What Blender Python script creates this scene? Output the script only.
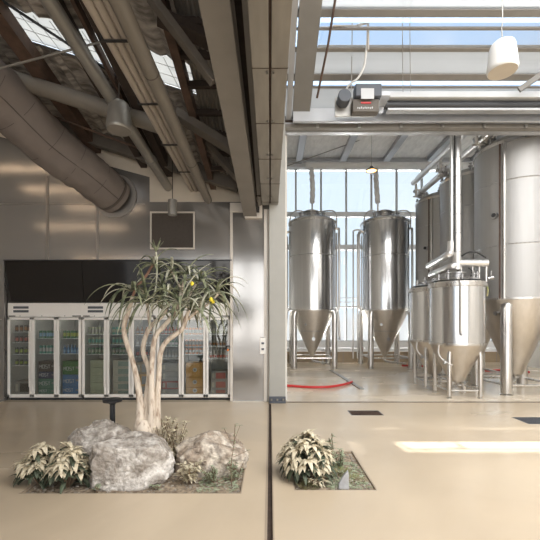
import bpy, bmesh, math, random
from mathutils import Vector, Matrix, noise

for o in list(bpy.data.objects):
    bpy.data.objects.remove(o)
S = bpy.context.scene
COL = S.collection
random.seed(7)
PI = math.pi

# ------------------------------------------------------------------ camera
H = 1.65            # eye height
F = 360.0           # focal length in pixels of the 540 px frame
cd = bpy.data.cameras.new('camera'); cam = bpy.data.objects.new('camera', cd); COL.objects.link(cam)
cam.location = (0, 0, H); cam.rotation_euler = (PI/2, 0, 0)
cd.sensor_width = 36; cd.lens = 24; cd.shift_y = 52/540; cd.clip_start = .05
S.camera = cam

# ------------------------------------------------------------------ world, sun, added fill lights, exposure
S.view_settings.view_transform = 'Standard'; S.view_settings.look = 'None'
S.view_settings.gamma = 1; S.view_settings.use_curve_mapping = False
S.view_settings.exposure = 0.44
W = bpy.data.worlds.new('sky'); S.world = W; W.use_nodes = True
nt = W.node_tree; nt.nodes.clear()
out = nt.nodes.new('ShaderNodeOutputWorld'); bg = nt.nodes.new('ShaderNodeBackground')
tc = nt.nodes.new('ShaderNodeTexCoord'); sep = nt.nodes.new('ShaderNodeSeparateXYZ')
rmp = nt.nodes.new('ShaderNodeValToRGB'); ns = nt.nodes.new('ShaderNodeTexNoise'); mix = nt.nodes.new('ShaderNodeMixRGB')
nt.links.new(tc.outputs['Generated'], sep.inputs[0]); nt.links.new(sep.outputs['Z'], rmp.inputs[0])
e = rmp.color_ramp.elements
e[0].position = 0.0; e[0].color = (.80, .80, .80, 1)
e[1].position = 1.0; e[1].color = (.42, .60, .86, 1)
a = e.new(.04); a.color = (.80, .89, .98, 1)
a = e.new(.35); a.color = (.76, .87, .98, 1)
a = e.new(.55); a.color = (.50, .67, .90, 1)
ns.inputs['Scale'].default_value = 2.2; ns.inputs['Detail'].default_value = 5
nt.links.new(tc.outputs['Generated'], ns.inputs['Vector'])
cr = nt.nodes.new('ShaderNodeValToRGB'); cr.color_ramp.elements[0].position = .5; cr.color_ramp.elements[1].position = .72
nt.links.new(ns.outputs['Fac'], cr.inputs[0]); nt.links.new(cr.outputs[0], mix.inputs[0])
nt.links.new(rmp.outputs[0], mix.inputs[1]); mix.inputs[2].default_value = (.86, .91, .96, 1)
nt.links.new(mix.outputs[0], bg.inputs[0]); bg.inputs[1].default_value = .90
nt.links.new(bg.outputs[0], out.inputs[0])

def light(name, kind, loc, energy, color, size=None, direction=None):
    l = bpy.data.lights.new(name, kind); l.energy = energy; l.color = color
    o = bpy.data.objects.new(name, l); COL.objects.link(o); o.location = loc
    if size: l.shape = 'RECTANGLE'; l.size, l.size_y = size
    if direction: o.rotation_euler = Vector(direction).to_track_quat('-Z', 'Y').to_euler()
    return o
sun = light('sun', 'SUN', (3, 8, 20), 8.0, (1, .97, .90), None, (.14, -.195, -1))
light('fill_upward_brewery', 'AREA', (5.2, 17.6, .05), 3800, (1, .96, .90), (10, 4.4), (0, -.25, 1))  # added upward fill, hidden below the sill, brightens the brewery ceiling
sun.data.angle = math.radians(.9)
light('fill_under_roof', 'AREA', (4.9, 0.2, 7.2), 840, (1, .98, .95), (7.5, 6.5), (0, .12, -1))  # added area fill above the camera, standing in for skylight
light('fill_rear', 'AREA', (1.7, -8.7, 3.0), 450, (1, .96, .90), (15, 5.2), (0, 1, -.05))  # added area fill behind the camera, standing in for rear daylight

# ------------------------------------------------------------------ materials
def mat(name, col, rough=.5, metal=0, var=.0, scale=6, bump=0, bscale=None, stretch=(1, 1, 1), col2=None, coat=0, detail=4, spec=.5, ramp=(.35, .65), rvar=0):
    m = bpy.data.materials.new(name); m.use_nodes = True; t = m.node_tree
    b = t.nodes['Principled BSDF']
    b.inputs['Roughness'].default_value = rough; b.inputs['Metallic'].default_value = metal
    b.inputs['Base Color'].default_value = (*col, 1); b.inputs['Specular IOR Level'].default_value = spec
    if coat: b.inputs['Coat Weight'].default_value = coat; b.inputs['Coat Roughness'].default_value = .2
    if var or bump or col2 or rvar:
        tcn = t.nodes.new('ShaderNodeTexCoord'); mp = t.nodes.new('ShaderNodeMapping'); mp.inputs['Scale'].default_value = stretch
        t.links.new(tcn.outputs['Object'], mp.inputs[0])
        n = t.nodes.new('ShaderNodeTexNoise'); n.inputs['Scale'].default_value = scale; n.inputs['Detail'].default_value = detail
        t.links.new(mp.outputs[0], n.inputs['Vector'])
        if var or col2:
            r = t.nodes.new('ShaderNodeValToRGB')
            r.color_ramp.elements[0].position, r.color_ramp.elements[1].position = ramp
            c2 = col2 if col2 else tuple(max(0, c*(1-var)) for c in col)
            r.color_ramp.elements[0].color = (*c2, 1); r.color_ramp.elements[1].color = (*col, 1)
            t.links.new(n.outputs['Fac'], r.inputs[0]); t.links.new(r.outputs[0], b.inputs['Base Color'])
        if rvar:
            mr = t.nodes.new('ShaderNodeMapRange'); mr.inputs[1].default_value = .3; mr.inputs[2].default_value = .7
            mr.inputs[3].default_value = rough-rvar; mr.inputs[4].default_value = rough+rvar
            t.links.new(n.outputs['Fac'], mr.inputs[0]); t.links.new(mr.outputs[0], b.inputs['Roughness'])
        if bump:
            n2 = t.nodes.new('ShaderNodeTexNoise'); n2.inputs['Scale'].default_value = bscale or scale*3; n2.inputs['Detail'].default_value = 5
            t.links.new(mp.outputs[0], n2.inputs['Vector'])
            bp = t.nodes.new('ShaderNodeBump'); bp.inputs['Strength'].default_value = bump; bp.inputs['Distance'].default_value = .02
            t.links.new(n2.outputs['Fac'], bp.inputs['Height']); t.links.new(bp.outputs[0], b.inputs['Normal'])
    return m

def panel_mat(name, col, transp, transl):
    """frosted roof sheet: part lets the view through, part scatters"""
    m = bpy.data.materials.new(name); m.use_nodes = True; t = m.node_tree; t.nodes.clear()
    o = t.nodes.new('ShaderNodeOutputMaterial'); tr = t.nodes.new('ShaderNodeBsdfTransparent'); tl = t.nodes.new('ShaderNodeBsdfTranslucent')
    df = t.nodes.new('ShaderNodeBsdfDiffuse'); m1 = t.nodes.new('ShaderNodeMixShader'); m2 = t.nodes.new('ShaderNodeMixShader')
    n = t.nodes.new('ShaderNodeTexNoise'); n.inputs['Scale'].default_value = 1.3; n.inputs['Detail'].default_value = 4
    r = t.nodes.new('ShaderNodeValToRGB'); r.color_ramp.elements[0].position = .35; r.color_ramp.elements[1].position = .65
    r.color_ramp.elements[0].color = (*[c*.86 for c in col], 1); r.color_ramp.elements[1].color = (*col, 1)
    t.links.new(n.outputs['Fac'], r.inputs[0])
    t.links.new(r.outputs[0], tl.inputs[0]); t.links.new(r.outputs[0], df.inputs[0])
    m1.inputs[0].default_value = transl; t.links.new(df.outputs[0], m1.inputs[1]); t.links.new(tl.outputs[0], m1.inputs[2])
    m2.inputs[0].default_value = transp; t.links.new(m1.outputs[0], m2.inputs[1]); t.links.new(tr.outputs[0], m2.inputs[2])
    t.links.new(m2.outputs[0], o.inputs[0])
    return m

def glass_mat(name, tint=(1, 1, 1), gloss=.06, rough=.02):
    m = bpy.data.materials.new(name); m.use_nodes = True; t = m.node_tree; t.nodes.clear()
    o = t.nodes.new('ShaderNodeOutputMaterial'); tr = t.nodes.new('ShaderNodeBsdfTransparent'); gl = t.nodes.new('ShaderNodeBsdfGlossy')
    fr = t.nodes.new('ShaderNodeFresnel'); fr.inputs[0].default_value = 1.45; m1 = t.nodes.new('ShaderNodeMixShader')
    gl.inputs['Roughness'].default_value = rough; tr.inputs[0].default_value = (*tint, 1)
    mth = t.nodes.new('ShaderNodeMath'); mth.operation = 'ADD'; mth.inputs[1].default_value = gloss-.04; mth.use_clamp = True
    t.links.new(fr.outputs[0], mth.inputs[0]); t.links.new(mth.outputs[0], m1.inputs[0])
    t.links.new(tr.outputs[0], m1.inputs[1]); t.links.new(gl.outputs[0], m1.inputs[2]); t.links.new(m1.outputs[0], o.inputs[0])
    return m

def emit_mat(name, col, s):
    m = bpy.data.materials.new(name); m.use_nodes = True; b = m.node_tree.nodes['Principled BSDF']
    b.inputs['Base Color'].default_value = (*col, 1); b.inputs['Emission Color'].default_value = (*col, 1); b.inputs['Emission Strength'].default_value = s
    return m

def steel(name, col, rough, stretch, scale=4, bump=.12, rvar=.06, var=.08):
    m = mat(name, col, rough, 1, var=var, scale=scale, stretch=stretch, bump=bump, bscale=scale*2, rvar=rvar)
    return m

M = {}
M['concrete'] = mat('polished_beige_concrete', (.64, .53, .395), .34, var=.13, scale=.55, bump=.03, bscale=9, coat=.15, detail=8, ramp=(.3, .7), stretch=(.6, 1.6, 1), rvar=.08)
M['wetconcrete'] = mat('brewery_floor_resin', (.72, .62, .49), .20, var=.2, scale=.5, bump=.03, bscale=3, rvar=.14, stretch=(.7, 1.5, 1))
M['slot'] = mat('joint_dark', (.07, .045, .035), .7, var=.4, scale=20)
M['jointedge'] = mat('joint_edge', (.42, .34, .26), .5, .2)
M['tank'] = steel('polished_tank_steel', (.70, .70, .705), .17, (14, 14, .25), 1.4, .05, .05)
M['tankbig'] = steel('matt_tank_steel', (.50, .497, .495), .60, (12, 12, .3), 1.4, .05, .05)
M['cone'] = steel('satin_cone_steel', (.62, .58, .53), .38, (6, 6, 2), 2, .05, .05)
M['leg'] = steel('leg_steel', (.66, .64, .62), .30, (8, 8, .5), 2, .05, .05)
M['fitting'] = mat('valve_steel', (.55, .55, .56), .32, 1, var=.3, scale=20)
M['insul'] = mat('pipe_jacket_aluminium', (.80, .80, .80), .34, .85, var=.1, scale=5)
M['wallsteel'] = steel('brushed_wall_steel', (.42, .408, .396), .13, (.25, 1, 1.6), .7, .02, .03, .10); M['wallsteel'].node_tree.nodes['Principled BSDF'].inputs['Metallic'].default_value = .72
M['wallseam'] = mat('wall_seam', (.33, .31, .29), .4, .8)
M['cream'] = mat('cream_plaster', (.60, .54, .46), .8, var=.06, scale=3)
M['creamtrim'] = mat('cream_trim', (.66, .62, .57), .5, var=.05, scale=6)
M['column'] = mat('grey_green_column_paint', (.40, .395, .37), .5, var=.06, scale=3)
M['bracedark'] = mat('dark_taupe_paint', (.13, .115, .10), .65, var=.15, scale=5)
M['beam'] = mat('taupe_beam_paint', (.235, .218, .20), .6, var=.08, scale=4)
M['beamgrey'] = mat('grey_beam_paint', (.25, .24, .225), .5, var=.06, scale=4)
M['beamlight'] = mat('galvanised_gutter', (.31, .29, .26), .45, .25, var=.18, scale=3, stretch=(3, .6, 1))
M['purlinR'] = mat('roof_batten_paint', (.23, .215, .195), .5, var=.1, scale=5)
M['roofgrey'] = mat('grey_roof_sheet', (.60, .61, .62), .5, var=.06, scale=3)
M['silver'] = mat('silver_channel', (.48, .49, .51), .4, .5, var=.05, scale=5)
M['brown'] = mat('rust_brown_steel', (.115, .070, .050), .75, var=.45, scale=7)
M['darkbrown'] = mat('dark_purlin_steel', (.05, .035, .028), .8, var=.3, scale=9)
M['foil'] = mat('old_foil_insulation', (.50, .46, .42), .45, .12, col2=(.15, .135, .12), scale=6, bump=1.0, bscale=9, stretch=(.5, 2.2, 1), detail=8)
M['foilsilver'] = mat('silver_foil_insulation', (.95, .94, .92), .6, .0, var=.16, scale=3.5, bump=.5, bscale=9, stretch=(2.5, .8, 1), detail=8)
M['corr'] = mat('corrugated_sheet', (.24, .225, .205), .55, .2, var=.2, scale=3)
M['fabric'] = mat('duct_fabric', (.215, .185, .17), .85, var=.10, scale=3, bump=.5, bscale=4)
M['seam'] = mat('duct_seam', (.10, .085, .075), .8)
M['pipetaupe'] = mat('taupe_pipe', (.215, .195, .17), .5, .1, var=.06, scale=4)
M['pipelight'] = mat('light_pipe', (.42, .375, .33), .5, var=.06, scale=4)
M['galv'] = mat('galvanised_pipe', (.36, .35, .33), .38, .55, var=.12, scale=5)
M['black'] = mat('black_rubber', (.02, .02, .02), .6)
M['blackpanel'] = mat('black_gloss_panel', (.013, .010, .008), .07, var=.15, scale=2)
M['mesh'] = mat('dark_vent_mesh', (.085, .07, .06), .7, var=.4, scale=120)
M['white'] = mat('white_enamel', (.88, .86, .83), .35, var=.03, scale=3)
M['plasticwhite'] = mat('white_speaker_shell', (.76, .76, .75), .45)
M['fridgein'] = mat('fridge_liner', (.36, .36, .34), .6)
M['charcoal'] = mat('charcoal_metal', (.045, .047, .052), .5, .3)
M['greyplastic'] = mat('grey_housing', (.09, .10, .12), .5)
M['label'] = mat('pale_label', (.55, .56, .57), .5)
M['red'] = mat('red_hose_rubber', (.55, .03, .03), .35)
M['orange'] = mat('orange_band', (.75, .22, .05), .4)
M['tan'] = mat('tan_wall_tile', (.40, .31, .21), .5, var=.08, scale=3)
M['winframe'] = mat('window_frame_aluminium', (.62, .64, .66), .5, .3)
M['winrail'] = mat('white_window_rail', (.80, .81, .82), .5)
M['wallpale'] = mat('pale_wall_paint', (.74, .72, .68), .8, var=.05, scale=1)
M['wallgrey'] = mat('grey_wall_paint', (.52, .51, .50), .8, var=.08, scale=1)
M['glass'] = glass_mat('window_glass', (.97, .99, 1), .06)
M['fglass'] = glass_mat('fridge_glass', (.93, .95, .94), .09)
M['clearpane'] = glass_mat('clear_roof_glass', (.96, .98, 1), .06)
M['sheetblue'] = panel_mat('blue_roof_sheet', (.50, .64, .82), .35, .8)
M['sheetwhite'] = panel_mat('white_roof_sheet', (.62, .64, .66), .12, .6)
M['sheetgrey'] = panel_mat('grey_frosted_sheet', (.50, .51, .52), .08, .5)
M['sheetlight'] = panel_mat('translucent_roof_strip', (.46, .46, .45), .12, .9)
M['soil'] = mat('pit_soil', (.42, .34, .25), .95, col2=(.16, .12, .085), scale=22, bump=.8, bscale=40)
M['pebble'] = mat('pebbles', (.45, .40, .34), .8, var=.5, scale=9)
M['rock'] = mat('pale_boulder_stone', (.78, .74, .70), .9, col2=(.50, .46, .42), scale=20.0, bump=1.0, bscale=34, detail=15, ramp=(.36, .60))
M['rockwarm'] = mat('warm_boulder_stone', (.80, .72, .62), .9, col2=(.42, .37, .32), scale=14, bump=1.0, bscale=30, detail=15, ramp=(.36, .56))
M['bark'] = mat('pale_bark', (.74, .65, .55), .8, col2=(.38, .27, .20), scale=16, bump=.6, bscale=24, stretch=(1.6, 1.6, .5), ramp=(.30, .50))
M['barkred'] = mat('young_reddish_bark', (.36, .20, .14), .7, var=.3, scale=12)
M['leaf'] = mat('grey_green_leaf', (.30, .32, .20), .4, col2=(.06, .075, .045), scale=9, ramp=(.38, .62))
M['leafpale'] = mat('pale_leaf_edge', (.60, .59, .47), .5, var=.25, scale=9)
M['yellow'] = mat('yellow_flower', (.85, .68, .05), .5)
M['creamleaf'] = mat('cream_leaf', (.74, .66, .50), .55, col2=(.50, .44, .31), scale=16, ramp=(.35, .55))
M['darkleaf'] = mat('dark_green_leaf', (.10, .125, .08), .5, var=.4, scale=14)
M['grass'] = mat('dry_green_grass', (.24, .28, .10), .7, col2=(.36, .30, .17), scale=10)
M['stalk'] = mat('brown_stalk', (.20, .14, .09), .8)
M['stone'] = mat('grey_marker_stone', (.42, .42, .43), .8, var=.2, scale=14, bump=.3)
M['warmtube'] = emit_mat('warm_tube_glow', (1, .74, .50), 4.5)
M['lamp'] = emit_mat('warm_lamp_glow', (1, .55, .18), 4)
M['led'] = emit_mat('cool_fridge_led', (1, .97, .90), 2.6)

def patches(m, scale, dark, off=0):
    t = m.node_tree; b = t.nodes['Principled BSDF']; src = b.inputs['Base Color'].links[0].from_socket
    tcn = t.nodes.new('ShaderNodeTexCoord'); n = t.nodes.new('ShaderNodeTexNoise'); n.inputs['Scale'].default_value = scale; n.inputs['Detail'].default_value = 9; n.inputs['Distortion'].default_value = 1.2
    r = t.nodes.new('ShaderNodeValToRGB'); r.color_ramp.elements[0].position = .40; r.color_ramp.elements[1].position = .60
    r.color_ramp.elements[0].color = (*dark, 1); r.color_ramp.elements[1].color = (1, 1, 1, 1)
    mx = t.nodes.new('ShaderNodeMixRGB'); mx.blend_type = 'MULTIPLY'; mx.inputs[0].default_value = 1
    t.links.new(tcn.outputs['Object'], n.inputs['Vector']); t.links.new(n.outputs['Fac'], r.inputs[0])
    t.links.new(src, mx.inputs[1]); t.links.new(r.outputs[0], mx.inputs[2]); t.links.new(mx.outputs[0], b.inputs['Base Color'])
patches(M['rock'], 3.6, (.50, .47, .44)); patches(M['rockwarm'], 4, (.48, .43, .39))
patches(M['concrete'], .45, (.90, .89, .88))

# ------------------------------------------------------------------ mesh builder
def P(px, py, y):
    return Vector(((px-270)*y/F, y, H+(322-py)*y/F))

class MB:
    def __init__(s): s.bm = bmesh.new()
    def box(s, x0, x1, y0, y1, z0, z1):
        v = [s.bm.verts.new(p) for p in ((x0,y0,z0),(x1,y0,z0),(x1,y1,z0),(x0,y1,z0),(x0,y0,z1),(x1,y0,z1),(x1,y1,z1),(x0,y1,z1))]
        for f in ((0,3,2,1),(4,5,6,7),(0,1,5,4),(1,2,6,5),(2,3,7,6),(3,0,4,7)): s.bm.faces.new([v[i] for i in f])
        return s
    def bar(s, p0, p1, w, h, up=(0, 0, 1)):
        p0, p1 = Vector(p0), Vector(p1); d = (p1-p0).normalized(); r = d.cross(Vector(up))
        if r.length < 1e-4: r = d.cross(Vector((0, 1, 0)))
        r.normalize(); u = r.cross(d)
        v = []
        for p in (p0, p1):
            for a, b in ((-1,-1),(1,-1),(1,1),(-1,1)): v.append(s.bm.verts.new(p+r*a*w/2+u*b*h/2))
        for f in ((3,2,1,0),(4,5,6,7),(0,1,5,4),(1,2,6,5),(2,3,7,6),(3,0,4,7)): s.bm.faces.new([v[i] for i in f])
        return s
    def tube(s, pts, r, seg=12, caps=True):
        pts = [Vector(p) for p in pts]; n = len(pts)
        rs = r if isinstance(r, (list, tuple)) else [r]*n
        rings = []; prev = None
        for i in range(n):
            d = (pts[min(i+1, n-1)]-pts[max(i-1, 0)]).normalized()
            if prev is None:
                a = d.cross(Vector((0, 0, 1)))
                if a.length < .05: a = d.cross(Vector((1, 0, 0)))
            else: a = prev - d*prev.dot(d)
            a.normalize(); prev = a; b = d.cross(a)
            rings.append([s.bm.verts.new(pts[i]+(a*math.cos(2*PI*k/seg)+b*math.sin(2*PI*k/seg))*rs[i]) for k in range(seg)])
        for i in range(n-1):
            for k in range(seg):
                s.bm.faces.new((rings[i][k], rings[i][(k+1) % seg], rings[i+1][(k+1) % seg], rings[i+1][k]))
        if caps:
            s.bm.faces.new(list(reversed(rings[0]))); s.bm.faces.new(rings[-1])
        return s
    def lathe(s, prof, c=(0, 0, 0), seg=32, caps=False):
        """prof = [(radius, z)...] around a vertical axis"""
        rings = []
        for r, z in prof:
            if r < 1e-5: rings.append([s.bm.verts.new((c[0], c[1], c[2]+z))])
            else: rings.append([s.bm.verts.new((c[0]+r*math.cos(2*PI*k/seg), c[1]+r*math.sin(2*PI*k/seg), c[2]+z)) for k in range(seg)])
        for a, b in zip(rings, rings[1:]):
            for k in range(seg):
                k2 = (k+1) % seg
                if len(a) == 1 and len(b) == 1: continue
                if len(a) == 1: s.bm.faces.new((a[0], b[k2], b[k]))
                elif len(b) == 1: s.bm.faces.new((a[k], a[k2], b[0]))
                else: s.bm.faces.new((a[k], a[k2], b[k2], b[k]))
        if caps:
            if len(rings[0]) > 1: s.bm.faces.new(list(reversed(rings[0])))
            if len(rings[-1]) > 1: s.bm.faces.new(rings[-1])
        return s
    def poly(s, pts): s.bm.faces.new([s.bm.verts.new(p) for p in pts]); return s
    def prism(s, pts, off):
        off = Vector(off); a = [s.bm.verts.new(p) for p in pts]; b = [s.bm.verts.new(Vector(p)+off) for p in pts]; n = len(pts)
        s.bm.faces.new(list(reversed(a))); s.bm.faces.new(b)
        for k in range(n): s.bm.faces.new((a[k], a[(k+1) % n], b[(k+1) % n], b[k]))
        return s
    def leaf(s, base, d, length, width, droop=.5, seg=5, fold=.25, thick=.0):
        """pointed leaf that arcs down, slightly folded along its midrib"""
        d = Vector(d).normalized(); side = d.cross(Vector((0, 0, 1)))
        if side.length < .05: side = Vector((1, 0, 0))
        side.normalize(); p = Vector(base); L = []; step = length/seg; dd = d.copy()
        for i in range(seg+1):
            t = i/seg
            w = width*.5*min(1, (t*3+.35))*(1-t**2.2)
            up = side.cross(dd).normalized()
            L.append((s.bm.verts.new(p-side*w+up*w*fold), s.bm.verts.new(p-up*thick), s.bm.verts.new(p+side*w+up*w*fold)) if i < seg else (s.bm.verts.new(p),)*3)
            dd = (dd+Vector((0, 0, -droop/seg))).normalized(); p = p+dd*step
        for i in range(seg):
            a, b = L[i], L[i+1]
            if b[0] is b[1]:
                s.bm.faces.new((a[0], a[1], b[1])); s.bm.faces.new((a[1], a[2], b[1]))
            else:
                s.bm.faces.new((a[0], a[1], b[1], b[0])); s.bm.faces.new((a[1], a[2], b[2], b[1]))
        return s
    def build(s, name, m, parent=None, bev=0, smooth=True, origin=None, ang=35, recalc=True, solid=0):
        me = bpy.data.meshes.new(name)
        if recalc: bmesh.ops.recalc_face_normals(s.bm, faces=s.bm.faces[:])
        off = Vector((0, 0, 0)); q = parent
        while q is not None: off += q.location; q = q.parent
        if parent is None:
            if origin is None:
                xs = [v.co for v in s.bm.verts]
                origin = Vector(((min(p.x for p in xs)+max(p.x for p in xs))/2, (min(p.y for p in xs)+max(p.y for p in xs))/2, min(p.z for p in xs)))
            off = Vector(origin)
        for v in s.bm.verts: v.co -= off
        s.bm.to_mesh(me); s.bm.free()
        if smooth:
            for p in me.polygons: p.use_smooth = True
            me.set_sharp_from_angle(angle=math.radians(ang))
        me.materials.append(M[m] if isinstance(m, str) else m)
        o = bpy.data.objects.new(name, me); COL.objects.link(o); o.parent = parent
        if parent is None: o.location = off
        if solid:
            md = o.modifiers.new('thick', 'SOLIDIFY'); md.thickness = solid
        if bev:
            md = o.modifiers.new('bevel', 'BEVEL'); md.width = bev; md.segments = 2; md.limit_method = 'ANGLE'; md.angle_limit = math.radians(40)
        return o

def tag(o, label, cat, group=None):
    o['label'] = label; o['category'] = cat
    if group: o['group'] = group
    return o
def thing(name, loc, label, cat, group=None):
    o = bpy.data.objects.new(name, None); COL.objects.link(o); o.location = loc; o.empty_display_size = .1
    return tag(o, label, cat, group)
def struct(o): o['kind'] = 'structure'; return o
def copy_tree(o, parent=None):
    c = o.copy(); COL.objects.link(c)
    c.parent = parent
    for ch in list(o.children): copy_tree(ch, c)
    return c
def dup(root, loc, label, rz=None, group=None):
    r = copy_tree(root); r.location = loc
    if rz is not None: r.rotation_euler = (0, 0, rz)
    r['label'] = label
    if group: r['group'] = group
    return r
def spline(pts, n=6):
    pts = [Vector(p) for p in pts]; q = [pts[0]*2-pts[1]]+pts+[pts[-1]*2-pts[-2]]; o = []
    for i in range(1, len(q)-2):
        for k in range(n):
            t = k/n; a, b, c, d = q[i-1], q[i], q[i+1], q[i+2]
            o.append(.5*((2*b)+(c-a)*t+(2*a-5*b+4*c-d)*t*t+(3*b-a-3*c+d)*t**3))
    o.append(pts[-1]); return o
def grid_floor(xs, ys, holes, z0, z1):
    """slab with rectangular cut-outs"""
    mb = MB(); bm = mb.bm
    def solid(i, j):
        if i < 0 or j < 0 or i >= len(xs)-1 or j >= len(ys)-1: return False
        cx, cy = (xs[i]+xs[i+1])/2, (ys[j]+ys[j+1])/2
        return not any(h[0] < cx < h[1] and h[2] < cy < h[3] for h in holes)
    for i in range(len(xs)-1):
        for j in range(len(ys)-1):
            if not solid(i, j): continue
            x0, x1, y0, y1 = xs[i], xs[i+1], ys[j], ys[j+1]
            mb.poly([(x0,y0,z1),(x1,y0,z1),(x1,y1,z1),(x0,y1,z1)]); mb.poly([(x0,y0,z0),(x0,y1,z0),(x1,y1,z0),(x1,y0,z0)])
            if not solid(i-1, j): mb.poly([(x0,y0,z0),(x0,y0,z1),(x0,y1,z1),(x0,y1,z0)])
            if not solid(i+1, j): mb.poly([(x1,y0,z0),(x1,y1,z0),(x1,y1,z1),(x1,y0,z1)])
            if not solid(i, j-1): mb.poly([(x0,y0,z0),(x1,y0,z0),(x1,y0,z1),(x0,y0,z1)])
            if not solid(i, j+1): mb.poly([(x0,y1,z0),(x0,y1,z1),(x1,y1,z1),(x1,y1,z0)])
    bmesh.ops.remove_doubles(bm, verts=bm.verts[:], dist=1e-5)
    return mb

# ================================================================== SETTING
XL, XR, YR = -9.6, 9.6, -9.0
WY = 7.50                        # plane of the steel-clad wall
LP = (-2.42, -.275, 3.46, 4.57)  # left planting pit
RP = (.235, 1.055, 3.53, 4.60)   # right planting pit
JX = (-.022, .022, -1.0, 7.36)
G1 = (1.44, 2.02, 6.36, 6.72)    # grate recess centres
G2 = (4.18, 5.0, 5.82, 6.25)
xs = sorted({XL, LP[0], LP[1], JX[0], JX[1], RP[0], RP[1], G1[0], G1[1], G2[0], G2[1], XR})
ys = sorted({YR, JX[2], LP[2], LP[3], RP[2], RP[3], G1[2], G1[3], G2[2], G2[3], 7.36, 7.42})
struct(grid_floor(xs, ys, [LP, RP, JX, G1, G2], -.35, 0).build('floor', 'concrete', smooth=False))
struct(MB().box(XL, XR, 7.42, 15.0, -.35, 0).build('floor_brewery', 'wetconcrete', smooth=False))
struct(MB().box(.32, XR, 7.385, 7.42, -.0, .008).build('trim_1', 'slot'))
struct(MB().box(JX[0], JX[1], JX[2], JX[3], -.06, -.03).build('trim_2', 'slot'))
j = MB().box(-.042, -.022, -1, 7.3, .0, .003).box(.022, .034, -1, 7.3, .0, .003)
struct(j.build('trim_3', 'jointedge'))
for i, g in enumerate((LP, RP)):
    struct(MB().box(g[0], g[1], g[2], g[3], -.12, -.02).build('trim_%d' % (4+i), 'soil', smooth=False))
    f = MB(); t = .012
    f.box(g[0], g[0]+t, g[2], g[3], -.10, -.001).box(g[1]-t, g[1], g[2], g[3], -.10, -.001).box(g[0], g[1], g[3]-t, g[3], -.10, -.001).box(g[0], g[1], g[2], g[2]+t, -.10, -.001)
    struct(f.build('trim_%d' % (6+i), 'jointedge'))

# roof plane of the left hall
def roofL(x, y): return 4.16-.32*x+.19*(WY-y)
def onroof(px, py, drop=0):
    a = (px-270)/F; b = (322-py)/F
    y = (4.16+.19*WY-H-drop)/(b+.32*a+.19)
    return P(px, py, y)
# walls ---------------------------------------------------------------
RX0, RX1, RZ = -5.54, -.79, 2.93      # fridge alcove
w = MB()
w.box(XL, RX0, WY, WY+.12, 0, 2.93).box(RX1, .28, WY+.02, WY+.12, 0, 2.93)
w.prism([(XL, WY, 2.93), (.28, WY, 2.93), (.28, WY, 4.15), (-2.51, WY, 4.15), (-2.51, WY, 4.67), (XL, WY, 4.67+.27*7.09)], (0, .12, 0))
struct(w.build('wall_back', 'wallsteel', smooth=False))
c = MB().prism([(.28, WY+.01, 4.14), (.28, WY+.01, roofL(.28, WY)+.3), (XL, WY+.01, roofL(XL, WY)+.4), (XL, WY+.01, 4.6), (-2.52, WY+.01, 4.6), (-2.52, WY+.01, 4.14)], (0, .13, 0))
struct(c.build('wall_gable', 'cream', smooth=False))
s_ = MB()
for px in (47.5, 97.5):
    x = (px-270)*WY/F; s_.box(x-.03, x+.03, WY-.008, WY+.02, 2.95, 4.7)
for z in (3.58,):
    s_.box(XL, -2.6, WY-.006, WY+.02, 4.1, 4.115)
s_.box(XL, RX0-.05, WY-.006, WY+.02, 1.7, 1.71)
struct(s_.build('trim_8', 'wallseam'))
struct(MB().box(-.83, -.775, WY-.03, WY+.02, 0, 3.95).build('trim_9', 'creamtrim', bev=.006))
struct(MB().box(-.125, -.055, WY-.06, WY+.02, 0, 3.98).box(-.05, -.02, WY-.05, WY, 0, 3.98).build('trim_10', 'creamtrim', bev=.006))
struct(MB().box(-.83, -.45, WY-.05, WY+.02, 3.93, 4.12).box(-.52, -.16, WY-.10, WY+.02, 3.79, 3.90).box(-.22, -.16, WY-.1, WY, 3.9, 4.2).build('trim_11', 'creamtrim', bev=.006))
al = MB().box(RX0-.02, RX1+.02, 8.42, 8.5, 0, 3.0).box(RX0-.1, RX0, WY+.1, 8.5, 0, 3.0).box(RX1, RX1+.1, WY+.12, 8.5, 0, 3.0).box(RX0-.1, RX1+.1, WY+.12, 8.5, 2.95, 3.05)
struct(al.build('wall_alcove', 'fridgein', smooth=False))
struct(MB().box(XL-.12, XL, YR, 7.62, 0, 10).build('wall_left', 'wallgrey', smooth=False))
struct(MB().box(XL, XR, YR-.1, YR, 5.7, 10).build('wall_rear_unseen', 'wallgrey', smooth=False))  # unseen wall top, added so the wall steel reflects something dark
wm = MB()
for k in range(8): wm.box(-6+k*2.2, -5.72+k*2.2, -8.5, -8.3, 0, 5.7)
wm.box(-6, XR, -8.5, -8.4, 2.6, 2.8)
struct(wm.build('window_30', 'charcoal', smooth=False))  # unseen posts and rail, added to streak the tank reflections
struct(MB().box(XR, XR+.12, YR, 15, 0, 10).build('wall_right', 'wallpale', smooth=False))
struct(MB().box(.29, .36, 7.62, 14.9, 0, 8.2).build('wall_brewery_left', 'wallpale', smooth=False))
# column at the end of the gutter
cl = MB().box(-.02, .315, 7.36, 7.62, 0, 5.9)
struct(cl.build('wall_column', 'column', bev=.01))
cb = thing('column_base_plate', (.15, 7.34, 0), 'dark bolted steel plate at the foot of the pale grey column', 'base plate')
MB().box(-.02, .32, 7.29, 7.36, 0, .045).box(-.02, .32, 7.335, 7.36, .045, .13).build('plate', 'greyplastic', cb, bev=.004)
for x in (.03, .15, .27): MB().tube([(x, 7.325, .05), (x, 7.325, .085)], .022, 6).build('bolt', 'galv', cb)

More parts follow.
